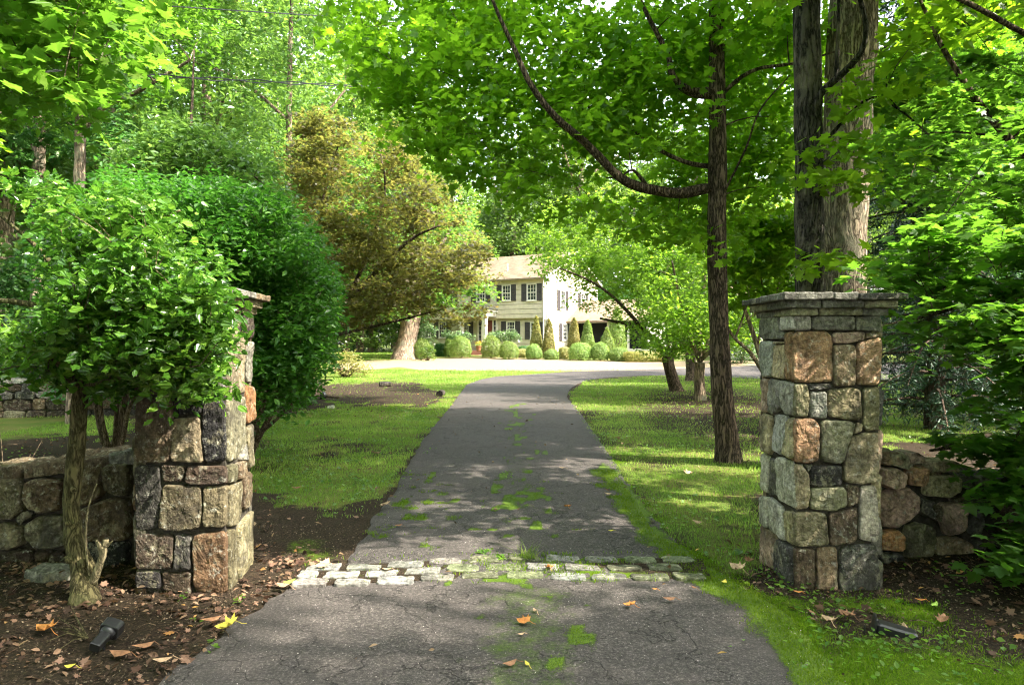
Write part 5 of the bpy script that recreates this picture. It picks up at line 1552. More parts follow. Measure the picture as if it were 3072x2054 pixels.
for (u, v, s_) in ((79, 487, .020), (73, 520, .018), (88, 560, .03), (74, 556, .026), (78, 440, .014), (92, 590, .03)):
    p = P(u, v, D) - Vector(b); bm = bmesh.new(); bmesh.ops.create_icosphere(bm, subdivisions=2, radius=s_)
    for q_ in bm.verts: q_.co = q_.co * (1 + .35 * mnoise.noise(q_.co * 50)) + p + Vector((0, -.05, 0))
    bm.verts.ensure_lookup_table(); kn = MB(); kn.add([tuple(q_.co) for q_ in bm.verts], [tuple(q_.index for q_ in f.verts) for f in bm.faces]); bm.free()
    kn.build('knot', M['bark_olive'], hol, smooth=True)
st_ = MB()
q_ = path([pp(92, 583, D - .03, .026), pp(99, 566, D - .06, .022), pp(103, 553, D - .08, .020), pp(103, 546, D - .08, .024)], 12); st_.tube([tuple(Vector(p[:3]) - Vector(b)) for p in q_], [p[3] for p in q_], 9, .15)
q_ = path([pp(102, 551, D - .08, .015), pp(99, 544, D - .09, .012), pp(96, 540, D - .09, .007)], 6); st_.tube([tuple(Vector(p[:3]) - Vector(b)) for p in q_], [p[3] for p in q_], 7, .15)
q_ = path([pp(103, 549, D - .08, .014), pp(108, 544, D - .08, .009), pp(113, 540, D - .08, .003)], 6); st_.tube([tuple(Vector(p[:3]) - Vector(b)) for p in q_], [p[3] for p in q_], 7, .15)
q_ = path([pp(105, 546, D - .08, .017), pp(106, 539, D - .08, .016)], 4); st_.tube([tuple(Vector(p[:3]) - Vector(b)) for p in q_], [p[3] for p in q_], 7, .05)
st_.build('cut_branch', M['bark_pale'], hol, smooth=True)
sh_ = MB(); q_ = path([pp(90, 576, D - .03, .008), pp(86, 545, D - .12, .007), pp(87, 515, D - .14, .0055), pp(92, 495, D - .14, .004), pp(97, 483, D - .14, .004)], 20)
sh_.tube([tuple(Vector(p[:3]) - Vector(b)) for p in q_], [p[3] for p in q_], 6, .1); sh_.build('sucker_shoot', M['bark_pale'], hol)

# big round leafy shrubs behind the left pillar
def bigshrub(label, bu, D, poly, dr, nc2, n, seed, stems):
    bx_ = P(bu, 342, D).x
    lm = []
    for (u1, v1, u2, v2, dd) in stems:
        lm.append([(bx_ + random.uniform(-.15, .15), D + random.uniform(-.15, .15), -.08, .035), pp(bu + (u1 - bu) * .45, 440 if D > 7 else 430, D + dd * .3, .03), pp(u1, v1, D + dd * .6, .022), pp(u2, v2, D + dd, .010)])
    c = crown_px(poly, D, dr, nc2)
    uc_, vc_ = sum(p[0] for p in poly) / len(poly), sum(p[1] for p in poly) / len(poly)
    c = np.concatenate([c, crown_px([(uc_ + (p[0] - uc_) * 1.07, vc_ + (p[1] - vc_) * 1.06) for p in poly], D, dr, int(nc2 * .25), hole=.72)])
    return tree('round_shrub', label, 'shrub', (bx_, D, 0), [], lm, c, 'leaf_shrub', 'twig', n, .075, 'oval', seed=seed, R_=.24, flat=.3, tilt=.5, r0=.010, limb_name='stem', group=None, keep=False, droop=.5)


bigshrub('tall round shrub with fanned brown stems behind the left wall', 112, 8.6, [(110, 176), (210, 177), (260, 205), (265, 330), (205, 385), (140, 385), (60, 340), (40, 215)], 1.2, 330, 28000, 7,
         [(92, 390, 70, 300, .2), (100, 385, 110, 290, -.4), (130, 380, 160, 290, .3), (118, 390, 130, 300, -.2), (95, 400, 80, 330, .6), (135, 395, 190, 330, -.5), (125, 385, 150, 250, .1)])
bigshrub('largest dome shaped dark green shrub right of the left pillar', 236, 9.0, [(205, 182), (268, 193), (300, 214), (322, 262), (332, 305), (328, 350), (312, 385), (283, 402), (262, 432), (252, 438), (232, 400), (200, 330), (190, 230)], 1.3, 420, 39000, 8,
         [(250, 380, 240, 300, .2), (270, 385, 300, 300, -.4), (285, 390, 315, 330, .3), (262, 385, 265, 250, -.2), (240, 400, 225, 330, .6), (275, 420, 300, 395, -.5), (258, 430, 255, 425, -.9), (280, 380, 290, 230, .1)])
# a thin bare twiggy sapling at the far left edge
bt = MB(); Rr = random.Random(4)
for k in range(9):
    a = Rr.uniform(-1, 1); bt.tube([(0, 0, -.05), (a * .12, Rr.uniform(-.1, .1), .25), (a * .35, Rr.uniform(-.2, .2), .5 + Rr.random() * .3)], [.009, .006, .002], 5, .1, cap=False)
bsh = bt.build('bare_shrub', M['twig']); bsh.location = (P(8, 342, 5.9).x, 5.9, .05)
tag(bsh, 'small bare twiggy shrub just behind the left wall at the picture edge', 'shrub')

# bright maple leaves hanging into the top left corner
D = 5.6
bx = P(-330, 342, D).x
tr_ = [(bx, D, -.1, .2), (bx, D, 1, .16), (bx, D, 4, .13), (bx, D, 9, .04)]
lm = [[(bx, D, 2.6, .06), pp(-120, 130, D, .04), pp(0, 60, D, .02), pp(100, 60, D - .1, .008)], [(bx, D, 3.2, .06), pp(-100, 20, D, .04), pp(60, 0, D, .02), pp(150, -20, D, .01)], [(bx, D, 4.6, .06), pp(-100, -180, D, .04), pp(100, -200, D, .015)]]
c = np.concatenate([crown_px([(-200, -60), (-200, 130), (-40, 118), (60, 105), (105, 90), (128, 70), (125, 20), (150, -60)], 5.6, .9, 85), crown_px([(-300, -420), (-300, -60), (200, -60), (250, -420)], 5.8, 1.8, 90)])
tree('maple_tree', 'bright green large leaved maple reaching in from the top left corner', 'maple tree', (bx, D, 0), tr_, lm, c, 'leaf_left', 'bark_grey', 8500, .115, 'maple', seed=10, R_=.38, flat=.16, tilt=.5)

# trees of the left middle distance
def crowned(name, label, base, D, topuv, w_px, poly, dr, nclu, n, size, leaf, bark, seed, kind='oval', limbs_uv=(), R_=.5, group=None, droop=.35):
    b = Vector(base)
    u0 = 512 + F * b.x / b.y; r = w_px / 2 / F * b.y
    tr_ = [(b.x, b.y, b.z - .15, r * 1.7), (b.x, b.y, b.z + .2, r * 1.25), pp(u0 + (topuv[0] - u0) * .3, 342 - (342 - topuv[1]) * .2, D, r), pp(u0 + (topuv[0] - u0) * .7, 342 - (342 - topuv[1]) * .6, D, r * .9), pp(topuv[0], topuv[1], D, r * .7), pp(topuv[0] + 4, topuv[1] - 120, D, r * .25)]
    lm = [[pp(*q_[0:2], D, r * .55)] + [pp(q_[i], q_[i + 1], D + (i - 1) * .12 * (1 if k % 2 else -1), r * .55 * (1 - i / (len(q_) + 2))) for i in range(2, len(q_), 2)] for k, q_ in enumerate(limbs_uv)]
    c = crown_px(poly, D, dr, nclu, hole=.38)
    return tree(name, label, 'tree', b, tr_, lm, c, leaf, bark, n, size, kind, seed=seed, R_=R_, flat=.25, group=group, sides=12, droop=droop)


def fb(u, D): p = P(u, 342, D); return (p.x, D, float(ground_z(p.x, D)))


crowned('tree', 'straight grey trunked tree nearest the left edge among the left side woods', fb(74, 13.5), 13.5, (82, 60), 12, [(-80, -250), (-90, 90), (-20, 120), (60, 115), (150, 90), (210, 40), (220, -250)], 2.2, 230, 24000, .13, 'leaf_left', 'bark_far', 11, limbs_uv=[(76, 140, 100, 110, 140, 90, 190, 60), (76, 100, 40, 70, 0, 50)])
crowned('tree', 'brown barked tree left of the grey trunk at the far left of the woods', fb(37, 18), 18, (40, 40), 13, [(-120, -200), (-100, 175), (-20, 178), (60, 165), (140, 150), (160, -200)], 3, 300, 27000, .17, 'leaf_hemlock', 'bark_far', 12, limbs_uv=[(37, 150, 20, 120, -10, 110), (38, 110, 60, 80, 90, 60)])
crowned('tree', 'small pale leaved tree above the round shrub on the left', fb(196, 11.5), 11.5, (190, 170), 6, [(128, 150), (160, 120), (205, 128), (245, 150), (285, 185), (305, 225), (298, 255), (250, 240), (200, 215), (150, 205), (118, 190)], 1.3, 190, 17000, .095, 'leaf_pale', 'bark_dark', 13, limbs_uv=[(192, 200, 210, 175, 230, 160, 265, 185), (190, 190, 170, 165, 150, 150), (192, 210, 240, 215, 285, 230)], R_=.4, droop=.7)
crowned('tree', 'mid green tree with drooping sprays between the bronze maple and the pale tree', fb(285, 21), 21, (290, 60), 7, [(130, -260), (140, 90), (200, 140), (250, 170), (300, 190), (330, 120), (352, 90), (370, 0), (380, -260)], 3.2, 430, 46000, .15, 'leaf_pale', 'bark_far', 14, limbs_uv=[(286, 200, 250, 170, 215, 140), (288, 150, 320, 120, 345, 90), (288, 120, 240, 80, 190, 60)], R_=.65, droop=.6)
# bronze Japanese style maple
D = 17.5
bx = P(308, 342, D).x
lm = [[(bx, D, -.1, .12), pp(310, 370, D, .11), pp(325, 335, D, .10), pp(330, 290, D - .3, .07), pp(318, 240, D - .6, .05), pp(325, 190, D - .8, .03), pp(340, 140, D - .8, .015)],
      [pp(325, 335, D, .08), pp(352, 290, D + .3, .06), pp(372, 240, D + .4, .045), pp(385, 190, D + .5, .03), pp(380, 150, D + .5, .015)],
      [pp(326, 332, D, .07), pp(368, 280, D - .4, .055), pp(410, 240, D - .7, .04), pp(440, 225, D - .9, .02)],
      [pp(326, 335, D, .07), pp(375, 310, D + .3, .05), pp(420, 290, D + .5, .035), pp(465, 285, D + .6, .015)],
      [pp(325, 335, D, .05), pp(312, 290, D + .5, .04), pp(300, 240, D + .8, .025), pp(298, 190, D + 1, .012)],
      [pp(325, 337, D, .05), pp(378, 325, D - .4, .035), pp(430, 312, D - .6, .02), pp(450, 306, D - .7, .01)]]
c = crown_px([(283, 210), (288, 160), (308, 118), (345, 99), (382, 112), (408, 150), (436, 176), (466, 212), (482, 250), (490, 290), (484, 314), (440, 320), (405, 300), (370, 316), (330, 322), (300, 300)], D, 2.3, 380, hole=.50)
tree('bronze_maple', 'spreading bronze and green Japanese style maple with many thin limbs left of the house', 'maple tree', (bx, D, 0), [], lm, c, 'leaf_red', 'bark_dark', 43000, .076, 'maple', seed=15, R_=.46, flat=.12, tilt=.45, r0=.016, keep=False)
# thick trunk at the edge of the far lawn
D = 45
b = Vector((P(406, 342, D).x, D, float(ground_z(-7, D))))
tr_ = [(b.x - .15, D, b.z - .4, 1.15), (b.x - .1, D, b.z + .1, .90), (b.x, D, b.z + .8, .68), pp(408, 335, D, .60), pp(411, 318, D, .62), pp(413, 290, D, .5), pp(410, 230, D, .35), pp(405, 150, D, .1)]
lm = [[pp(411, 302, D, .3), pp(430, 265, D + 1, .2), pp(450, 230, D + 2, .1)], [pp(411, 305, D, .3), pp(380, 270, D + 1, .2), pp(350, 250, D + 2, .1)]]
c = crown_px([(330, 150), (370, 120), (430, 150), (470, 190), (490, 250), (487, 300), (465, 312), (430, 306), (380, 312), (345, 300), (325, 230)], D, 5, 260)
tree('old_tree', 'thick old tree with a flared base on the far lawn left of the house', 'tree', b, tr_, lm, c, 'leaf_back', 'bark_far', 26000, .24, 'dia', seed=16, R_=1.0, r0=.03, keep=True)

# small orchard like trees on the right lawn
def orchard(label, bu, bv, rad, paths, poly, dr, nclu, n, size, seed, extra=None, keepv=False):
    b = gp(bu, bv); D = b.y
    tr_ = [(b.x, D, b.z - .1, rad * 1.5), (b.x, D, b.z + .12, rad * 1.1), pp(paths[0][0], paths[0][1], D, rad * .95)]
    if len(paths[0]) > 2: tr_.append(pp(paths[0][2], paths[0][3], D, rad * .9))
    lm = []
    for k, q_ in enumerate(paths[1:]):
        m = len(q_) // 2
        lm.append([pp(q_[2 * i], q_[2 * i + 1], D + (.35 * i if k % 2 else -.3 * i), rad * .42 * (1 - .85 * i / m)) for i in range(m)])
    c = crown_px(poly, D, dr, nclu)
    if extra is not None: c = np.concatenate([c, np.array([list(P(u, v, D + random.uniform(-1, 1))) for u, v in extra])])
    return tree('orchard_tree', label, 'tree', b, tr_, lm, c, 'leaf_orchard', 'bark_dark' if seed % 2 else 'bark_far', n, size, 'oval', seed=seed, R_=.45, flat=.3, keep=keepv, r0=.016, sides=12, droop=.55, group='small crooked trees on the right lawn')


orchard('leftmost of the small crooked lawn trees, leaning left over the house gable', 676, 391, .20, [(670, 370, 667, 356), (667, 358, 655, 340, 640, 325, 622, 305, 605, 290, 585, 278, 560, 268), (668, 356, 668, 330, 662, 300, 650, 275, 630, 255), (668, 357, 690, 330, 700, 300, 705, 260), (640, 325, 620, 322, 600, 318)],
        [(605, 262), (575, 272), (548, 262), (530, 232), (560, 205), (640, 190), (712, 200), (712, 300), (708, 345), (662, 352), (640, 345), (628, 330), (650, 300), (640, 270), (620, 255)], 2.3, 250, 19000, .12, 21,
        [(549, 262), (556, 268), (566, 272), (575, 268), (585, 262), (592, 275), (560, 258), (600, 268), (610, 262), (603, 288), (590, 286), (618, 300), (612, 312), (600, 300), (625, 285), (578, 284), (540, 256), *[(_a, _b) for _a, _b in zip([558, 566, 574, 582, 590, 598, 606, 614, 622, 630, 638, 642, 588, 596, 604, 612, 620, 628, 636, 570, 584, 610, 626, 640, 600, 616], [256, 262, 258, 268, 258, 268, 260, 272, 262, 270, 264, 276, 250, 276, 284, 280, 288, 282, 290, 270, 276, 294, 300, 298, 252, 254])], (612, 294), (620, 304), (630, 312), (640, 306), (646, 316), (636, 322), (648, 300), (626, 322), (642, 330), (650, 340), (652, 322), (634, 334), (622, 312), (644, 292), (568, 262), (583, 272), (606, 276), (616, 288), (574, 300), (586, 304), (628, 300), (596, 262), (600, 280), (612, 270), (620, 266), (630, 275), (636, 290), (624, 296), (590, 262), (604, 264), (616, 258), (626, 262), (634, 268), (580, 264), (570, 258), (596, 292), (545, 270), (610, 250), (580, 252)])
orchard('dark upright small tree right of the leaning lawn tree', 700, 399.5, .155, [(699, 380, 700, 362), (700, 362, 690, 335, 680, 300, 672, 260), (700, 362, 712, 330, 716, 290, 722, 250), (700, 360, 735, 330, 770, 300, 795, 270), (700, 362, 700, 320, 705, 270, 700, 220)],
        [(640, 205), (800, 190), (808, 300), (770, 330), (745, 345), (712, 350), (690, 352), (655, 345), (650, 300), (640, 240)], 2.2, 260, 20000, .115, 22)
orchard('small tree standing farthest back of the crooked lawn trees', 691, 380.5, .22, [(691, 368, 690, 352), (690, 352, 680, 320, 670, 290), (690, 352, 705, 320, 720, 300)], [(640, 240), (800, 230), (790, 320), (730, 340), (660, 338), (640, 300)], 2.5, 130, 9000, .15, 23)
b = gp(764, 431); D = b.y
lm = [[(b.x, D, -.1, .11), pp(765, 405, D, .07), pp(765, 372, D, .055), pp(757, 345, D, .045), pp(748, 318, D, .035), pp(738, 290, D, .02), pp(730, 265, D, .01)], [pp(765, 374, D, .045), pp(750, 352, D - .2, .035), pp(735, 338, D - .4, .028), pp(727, 326, D - .5, .015)],
      [pp(765, 380, D, .03), pp(770, 340, D + .2, .025), pp(775, 300, D + .3, .018), pp(785, 260, D + .4, .01)], [pp(757, 345, D, .025), pp(765, 310, D, .018), pp(760, 270, D, .01)], [pp(735, 338, D - .4, .02), pp(745, 310, D - .4, .014), pp(752, 280, D - .4, .008)]]
c = crown_px([(722, 215), (800, 210), (806, 280), (775, 300), (735, 312), (722, 270)], D, 1.1, 75)
tree('understory_tree', 'forked thin stemmed tree leaning left beside the right pillar', 'tree', b, [], lm, c, 'leaf_maple', 'bark_far', 6500, .10, 'maple', seed=25, R_=.35, limb_name='stem', keep=False)

# woods: five kinds of tree, repeated
def proto(name, label, H, Wd, z0, leaf, n, size, seed, bark='bark_far', kind='dia', nc2=130, group=None, cat='tree', r=.28):
    R = np.random.default_rng(seed); Rr = random.Random(seed)
    root = empty(name, (0, 0, 0), 0, label, cat, group)
    mb = MB(); skel = []
    limb(mb, [(0, 0, -.5, r * 1.4), (0, 0, .3, r * 1.1), (Rr.uniform(-.3, .3), Rr.uniform(-.3, .3), H * .3, r), (Rr.uniform(-.6, .6), Rr.uniform(-.6, .6), H * .6, r * .6), (Rr.uniform(-.6, .6), Rr.uniform(-.6, .6), H * .93, .05)], 9, .08, 24, skel=skel)
    for k in range(7):
        z = z0 + (H - z0) * (.05 + .1 * k); a = k * 2.3 + seed; L_ = Wd * .42
        limb(mb, [(0, 0, z, r * .45), (cos(a) * L_ * .5, sin(a) * L_ * .5, z + L_ * .3, r * .28), (cos(a) * L_, sin(a) * L_, z + L_ * .75, .04)], 5, .1, 8, skel=skel)
    mb.build('trunk', M[bark], root, smooth=True)
    c = []
    # crown: several overlapping lobes, hollow inside
    lobes = [(Rr.uniform(-.25, .25) * Wd, Rr.uniform(-.25, .25) * Wd, z0 + (H - z0) * t, Wd * .5 * (.55 + .45 * sin(pi * min(1, t * 1.05 + .12))), (H - z0) * .2) for t in (.06, .22, .38, .55, .7, .85)]
    while len(c) < nc2:
        l = Rr.choice(lobes); q = R.normal(0, 1, 3); q /= np.linalg.norm(q); q *= R.uniform(.45, 1)
        c.append([l[0] + q[0] * l[3] * .8, l[1] + q[1] * l[3] * .8, l[2] + q[2] * l[4]])
    c = np.array(c); c = c[c[:, 2] > .3]
    bb = MB(); grow_branches(bb, skel[::3], c, .03, .008, 3, R=Rr); bb.build('branches', M[bark], root)
    pos, sh = sprays(c, n / len(c), Wd * .085 + .25, .38, R)
    leaves_obj('crown', pos, size, kind, M[leaf], root, rn_shift=sh, tilt=.7, R=R)
    return root


LB = 'leafy tree in the woods that rise behind the house'
p1 = proto('woodland_tree', LB, 20, 9.5, 3.0, 'leaf_back', 17000, .26, 31, group='woodland trees behind the house')
p2 = proto('woodland_tree', LB, 24, 9, 6, 'leaf_back', 15000, .27, 32, group='woodland trees behind the house')
p3 = proto('woodland_tree', LB, 15, 8, 1.2, 'leaf_pale', 15000, .25, 33, group='woodland trees behind the house')
p4 = proto('understory_tree', 'low dark evergreen growth along the woodland edge', 6.5, 6, .1, 'leaf_hemlock', 9000, .20, 34, group='low evergreens along the woodland edge', r=.1, nc2=110)
p5 = proto('woodland_tree', 'unseen leafy tree added to shade the drive', 17, 8.5, 3.0, 'leaf_maple', 20000, .17, 35, bark='bark_grey', kind='oval', nc2=170)
Rr = random.Random(11)
LOCS = []
used = {id(p1): 0, id(p2): 0, id(p3): 0, id(p4): 0, id(p5): 0}


def plant(p, x, y, label=None, group=None, sc=None):
    sc = sc or Rr.uniform(.85, 1.2); loc = (x, y, float(ground_z(x, y)) - .05); rz = Rr.uniform(0, 6.28)
    if used[id(p)] == 0:
        p.location = loc; p.rotation_euler = (0, 0, rz); p.scale = (sc, sc, sc); o = p
        if label: p['label'] = label
        if group: p['group'] = group
    else: o = copy_tree(p, loc, rz, sc, label, group)
    used[id(p)] += 1
    return o


for row, (y0, n, x0, x1) in enumerate([(66, 14, -52, 60), (78, 15, -62, 70), (92, 15, -75, 85), (108, 16, -95, 100)]):
    for k in range(n):
        x = x0 + (x1 - x0) * (k + .5 + Rr.uniform(-.3, .3)) / n
        plant(Rr.choice([p1, p2, p3] if row else [p1, p3, p2]), x, y0 + Rr.uniform(-3, 3), LB, 'woodland trees behind the house', Rr.uniform(1.2, 1.6))
GL = 'woodland trees along the left side of the yard'; LL = 'leafy woodland tree beyond the lawn on the left side of the yard'
for x, y in [(-16, 27), (-21, 34), (-14, 37), (-24, 44), (-18, 52), (-13, 58), (-28, 56), (-21, 22), (-15, 20), (-29, 30), (-34, 42), (-9.5, 61), (-36, 24), (-26, 16), (-11.5, 26), (-18, 30), (-12.5, 46), (-22, 50), (-17, 44), (-8.5, 56), (-24, 38), (-15.5, 33)]:
    plant(Rr.choice([p1, p2, p3]), x, y, LL, GL, Rr.uniform(.75, 1.0))
GR = 'woodland trees along the right side of the yard'; LR = 'leafy woodland tree beyond the right hand branches'
for x, y in [(19, 26), (24, 33), (30, 24), (34, 40), (17, 19), (26, 17), (38, 31), (40, 50), (30, 58), (22, 62), (36, 62), (24, 11)]:
    plant(Rr.choice([p2, p3, p1]), x, y, LR, GR, Rr.uniform(.75, 1.0))
for k in range(22):
    x = -34 + 70 * (k + Rr.uniform(.2, .8)) / 22
    plant(p4, x, 61 + Rr.uniform(-1.5, 3), 'low dark evergreen growth along the woodland edge', 'low evergreens along the woodland edge', Rr.uniform(.6, 1.1))
for x, y in [(-13, 30), (-17, 24), (-19, 40), (-12, 18.5), (-9.5, 16.6), (18, 22), (22, 28), (14, 15), (-15, 46), (-24, 26), (12.5, 17.5), (11, 13.6)]:
    plant(p4, x, y, 'low evergreen growth under the side woods', 'low evergreens under the side woods', Rr.uniform(.5, .8))
# unseen trees added outside the gate to keep the foreground in shade
for x, y, s_ in [(8.6, .9, .72), (9.5, -5, .9), (5.5, -4.5, .8), (15, -2, 1.), (1.5, -9, 1.), (-7, -5, .9), (-9.5, 1.5, .8), (-11, 9.5, .75), (19, 0, 1.), (10, -12, 1.1), (-4.5, -3, .85), (-12, -2, .95), (2.8, -4.5, .8), (-3, -12, 1.1), (-14, 5, .9), (6, -11, 1.)]:
    plant(p5, x, y, 'unseen shade tree added in front of the gate, its crown shading the drive', 'unseen trees added for shade', s_)
# stems seen at the woodland edge left of the lawn tree
for i, (u, w_, lab) in enumerate([(349, 5, 'thin sunlit trunk, leftmost of the three at the edge of the woods'), (364, 4.4, 'middle one of the three sunlit trunks at the edge of the woods'), (373, 5.4, 'right one of the three sunlit trunks at the edge of the woods')]):
    D = 56 + i * .8; x = P(u - 3, 342, D).x; r = w_ / 2 / F * D
    z0 = float(ground_z(x, D))
    lean = (u - 360) * .0
    tr_ = [(x, D, z0 - .3, r * 1.8), (x + .05, D, z0 + .3, r * 1.2), (x + .25, D, z0 + 3, r), (x + .7 + .2 * i, D, z0 + 8, r * .8), (x + 1, D, z0 + 15, r * .3)]
    c = np.random.default_rng(40 + i).normal(0, 1, (70, 3)) * np.array([2.2, 2.2, 2.6]) + np.array([x + .8, D, z0 + 11])
    tree('woodland_edge_tree', lab, 'tree', (x, D, z0), tr_, [], c, 'leaf_back', 'bark_far', 7000, .24, 'dia', seed=50 + i, R_=.9, sides=9, keep=True, group='sunlit trunks at the edge of the woods')
#--PART5--

# ------------------------------------------------------------------ service cables overhead
for lab, A, B_, sag in (('upper black service cable crossing in front of the trees at the top of the picture', (60, -6, 9.5), (520, 24, 26), .10), ('lower twisted black service cable crossing in front of the trees', (60, 68, 9.5), (520, 91, 26), .08)):
    a, b = P(*A), P(*B_)
    a2 = a + (a - b) * .25
    wm = MB()
    for off_ in ((0, 0), (.012, .03)) if 'twisted' in lab else ((0, 0),):
        pts = []
        for i in range(121):
            t = i / 120; p = a2.lerp(b, t); p.z -= sag * 4 * t * (1 - t) - off_[1]
            if 'twisted' in lab: p.z += .016 * sin(i * 1.1 + off_[1] * 100); p.y += .016 * cos(i * 1.1 + off_[1] * 100)
            pts.append(p)
        wm.tube(pts, .011, 5)
    tag(wm.build('service_cable', M['wire']), lab, 'cable')

# ------------------------------------------------------------------ garden spotlights
def frame_mat(origin, zdir, roll=0):
    z = Vector(zdir).normalized(); x = Vector((0, 0, 1)).cross(z)
    x = x.normalized() if x.length > .01 else Vector((1, 0, 0)); y = z.cross(x)
    m = Matrix(((x.x, y.x, z.x, origin[0]), (x.y, y.y, z.y, origin[1]), (x.z, y.z, z.z, origin[2]), (0, 0, 0, 1)))
    return m @ Matrix.Rotation(roll, 4, 'Z')


def rbox_prof(mb, w_, h, z0, z1, Mx, r=.25, taper=1.0):
    def ring(s, z):
        out = []
        for cx_, cy_, a0 in ((1, 1, 0), (-1, 1, 90), (-1, -1, 180), (1, -1, 270)):
            for k in range(4):
                a = radians(a0 + 30 * k); out.append(((cx_ * (1 - r) + cos(a) * r) * w_ / 2 * s, (cy_ * (1 - r) + sin(a) * r) * h / 2 * s, z))
        return out
    R_ = [ring(.92, z0), ring(1, z0 + .004), ring(taper, z1 - .004), ring(taper * .92, z1)]
    v = [tuple(Mx @ Vector(p)) for p in sum(R_, [])]; n = 16
    f = [tuple(range(n - 1, -1, -1)), tuple(range(3 * n, 4 * n))] + [(k * n + i, k * n + (i + 1) % n, (k + 1) * n + (i + 1) % n, (k + 1) * n + i) for k in range(3) for i in range(n)]
    mb.add(v, f)


def spotlight(label, foot, head, w_=.062):
    """black landscape floodlight lying tilted: a squarish body, a neck and a wider square hood"""
    root = empty('garden_spotlight', foot, 0, label, 'spotlight', 'black garden spotlights lying on the ground')
    d = Vector(head) - Vector(foot); L = d.length
    Mx = frame_mat((0, 0, 0), d, radians(20))
    b1 = MB(); rbox_prof(b1, w_ * .95, w_ * .85, 0, L * .52, Mx, .35, 1.05); b1.build('body', M['black_metal'], root, smooth=False)
    b2 = MB(); b2.lathe([(w_ * .42, L * .50), (w_ * .62, L * .55), (w_ * .70, L * .62), (w_ * .72, L * .66)], n=18, M=Mx); b2.build('neck', M['black_metal'], root, smooth=True)
    b3 = MB(); rbox_prof(b3, w_ * 1.75, w_ * 1.55, L * .66, L, Mx, .45, 1.04); hd = b3.build('hood', M['black_metal'], root)
    b4 = MB(); rbox_prof(b4, w_ * 1.5, w_ * 1.3, L + .0005, L + .004, Mx, .45, 1.0); b4.build('lens', M['glass'], hd)
    b5 = MB(); c_ = Mx @ Vector((0, 0, L * .45)); b5.tube([c_ + Vector((0, 0, -.02)), Vector((c_.x, c_.y, -foot[2] - .02))], [.012, .004], 8); b5.build('stake', M['black_metal'], root)
    return root


pa, pb = gp(94, 656), gp(113, 642)
spotlight('black spotlight lying on the soil in the lower left, pointing at the left pillar', (pa.x, pa.y, .045 + pa.z), (pb.x + .005, pb.y + .01, .092 + pb.z), .056)
# flat black fixture sunk in the moss on the right
root = empty('garden_spotlight', gp(893, 634), 0, 'flat black box fixture sunk in the moss between two thin stakes, right foreground', 'spotlight', 'black garden spotlights lying on the ground')
fx = MB(); Mx = Matrix.Rotation(radians(-22), 4, 'Z') @ Matrix.Rotation(radians(10), 4, 'Y')
fx.box(-.09, .11, -.045, .045, -.01, .052, .01, Mx); fx.build('housing', M['black_metal'], root)
fl = MB(); fl.box(-.105, -.0905, -.055, .055, -.012, .075, .004, Mx); fl.build('lid_flange', M['black_metal'], root)
sk_ = MB(); sk_.tube([(-.155, 0, -.04), (-.155, 0, .055)], .004, 6); sk_.build('stake', M['black_metal'], root)
sk_ = MB(); sk_.tube([(.155, -.02, -.04), (.155, -.02, .055)], .005, 6); sk_.build('stake', M['black_metal'], root)
# fallen path lamp far left of the drive
g0 = gp(325, 399)
root = empty('path_lamp', (g0.x, g0.y, 0), radians(-8), 'knocked over dark path lamp lying on the bare soil patch of the left lawn', 'garden lamp')
Mx = frame_mat((0, 0, .09), (1, .1, -.10))
hb = MB(); hb.lathe([(.05, -.12), (.11, -.12), (.13, -.02), (.07, .02), (.04, .05)], n=14, M=Mx); hb.build('shade', M['black_metal'], root, smooth=True)
hb = MB(); hb.tube([Mx @ Vector((0, 0, .04)), Mx @ Vector((0, 0, .35))], [.03, .022], 10); hb.tube([Mx @ Vector((0, 0, .352)), Mx @ Vector((0, 0, .42))], [.03, .028], 10); hb.build('post', M['twig'], root)

# logs, stone and stump
def logobj(label, loc, L, r, rz, mat='bark_black'):
    mb = MB(); mb.tube([(-L / 2, 0, r * .8), (0, 0, r * .85), (L / 2, 0, r * .8)], [r, r * 1.05, r * .96], 14, .2)
    o = mb.build('log', M[mat]); o.location = loc; o.rotation_euler = (0, 0, rz); tag(o, label, 'log'); return o


g0 = gp(441, 395.5); logobj('short dark sawn log lying beside the drive at the bend', g0, .28, .10, radians(75))
g0 = gp(385, 386); logobj('small dark root lump at the far edge of the bare soil patch', g0, .4, .10, radians(20))
g0 = gp(724, 381); logobj('low dark clump at the edge of the far asphalt beside the trunk', gp(767, 379.5), .5, .12, 0)
sb = MB(); g0 = gp(52, 578)
stone(sb, [(-.17, -.05, .02), (.0, -.10, .02), (.16, -.03, .02), (.17, .06, .02), (.02, .10, .02), (-.14, .07, .02)], (0, 0, 1), STC['grey'], proud=.05, back=.04, rough=.01, seed=4)
o = sb.build('stone', M['stone'], cols=True); o.location = g0; tag(o, 'flat grey stone on the leaf litter left of the mossy stem', 'stone')
for (u, v, s_, lab) in ((331, 408, .10, 'small pale stone near the fallen path lamp'), (437, 598 - 190, .0, '')):
    if s_:
        sb = MB(); stone(sb, [(-s_, -s_ * .6, .01), (s_ * .8, -s_ * .6, .01), (s_, s_ * .5, .01), (-s_ * .7, s_ * .6, .01)], (0, 0, 1), (.6, .56, .5), proud=s_ * .6, back=.03, seed=8); o = sb.build('stone', M['stone'], cols=True); o.location = gp(u, v); tag(o, lab, 'stone')

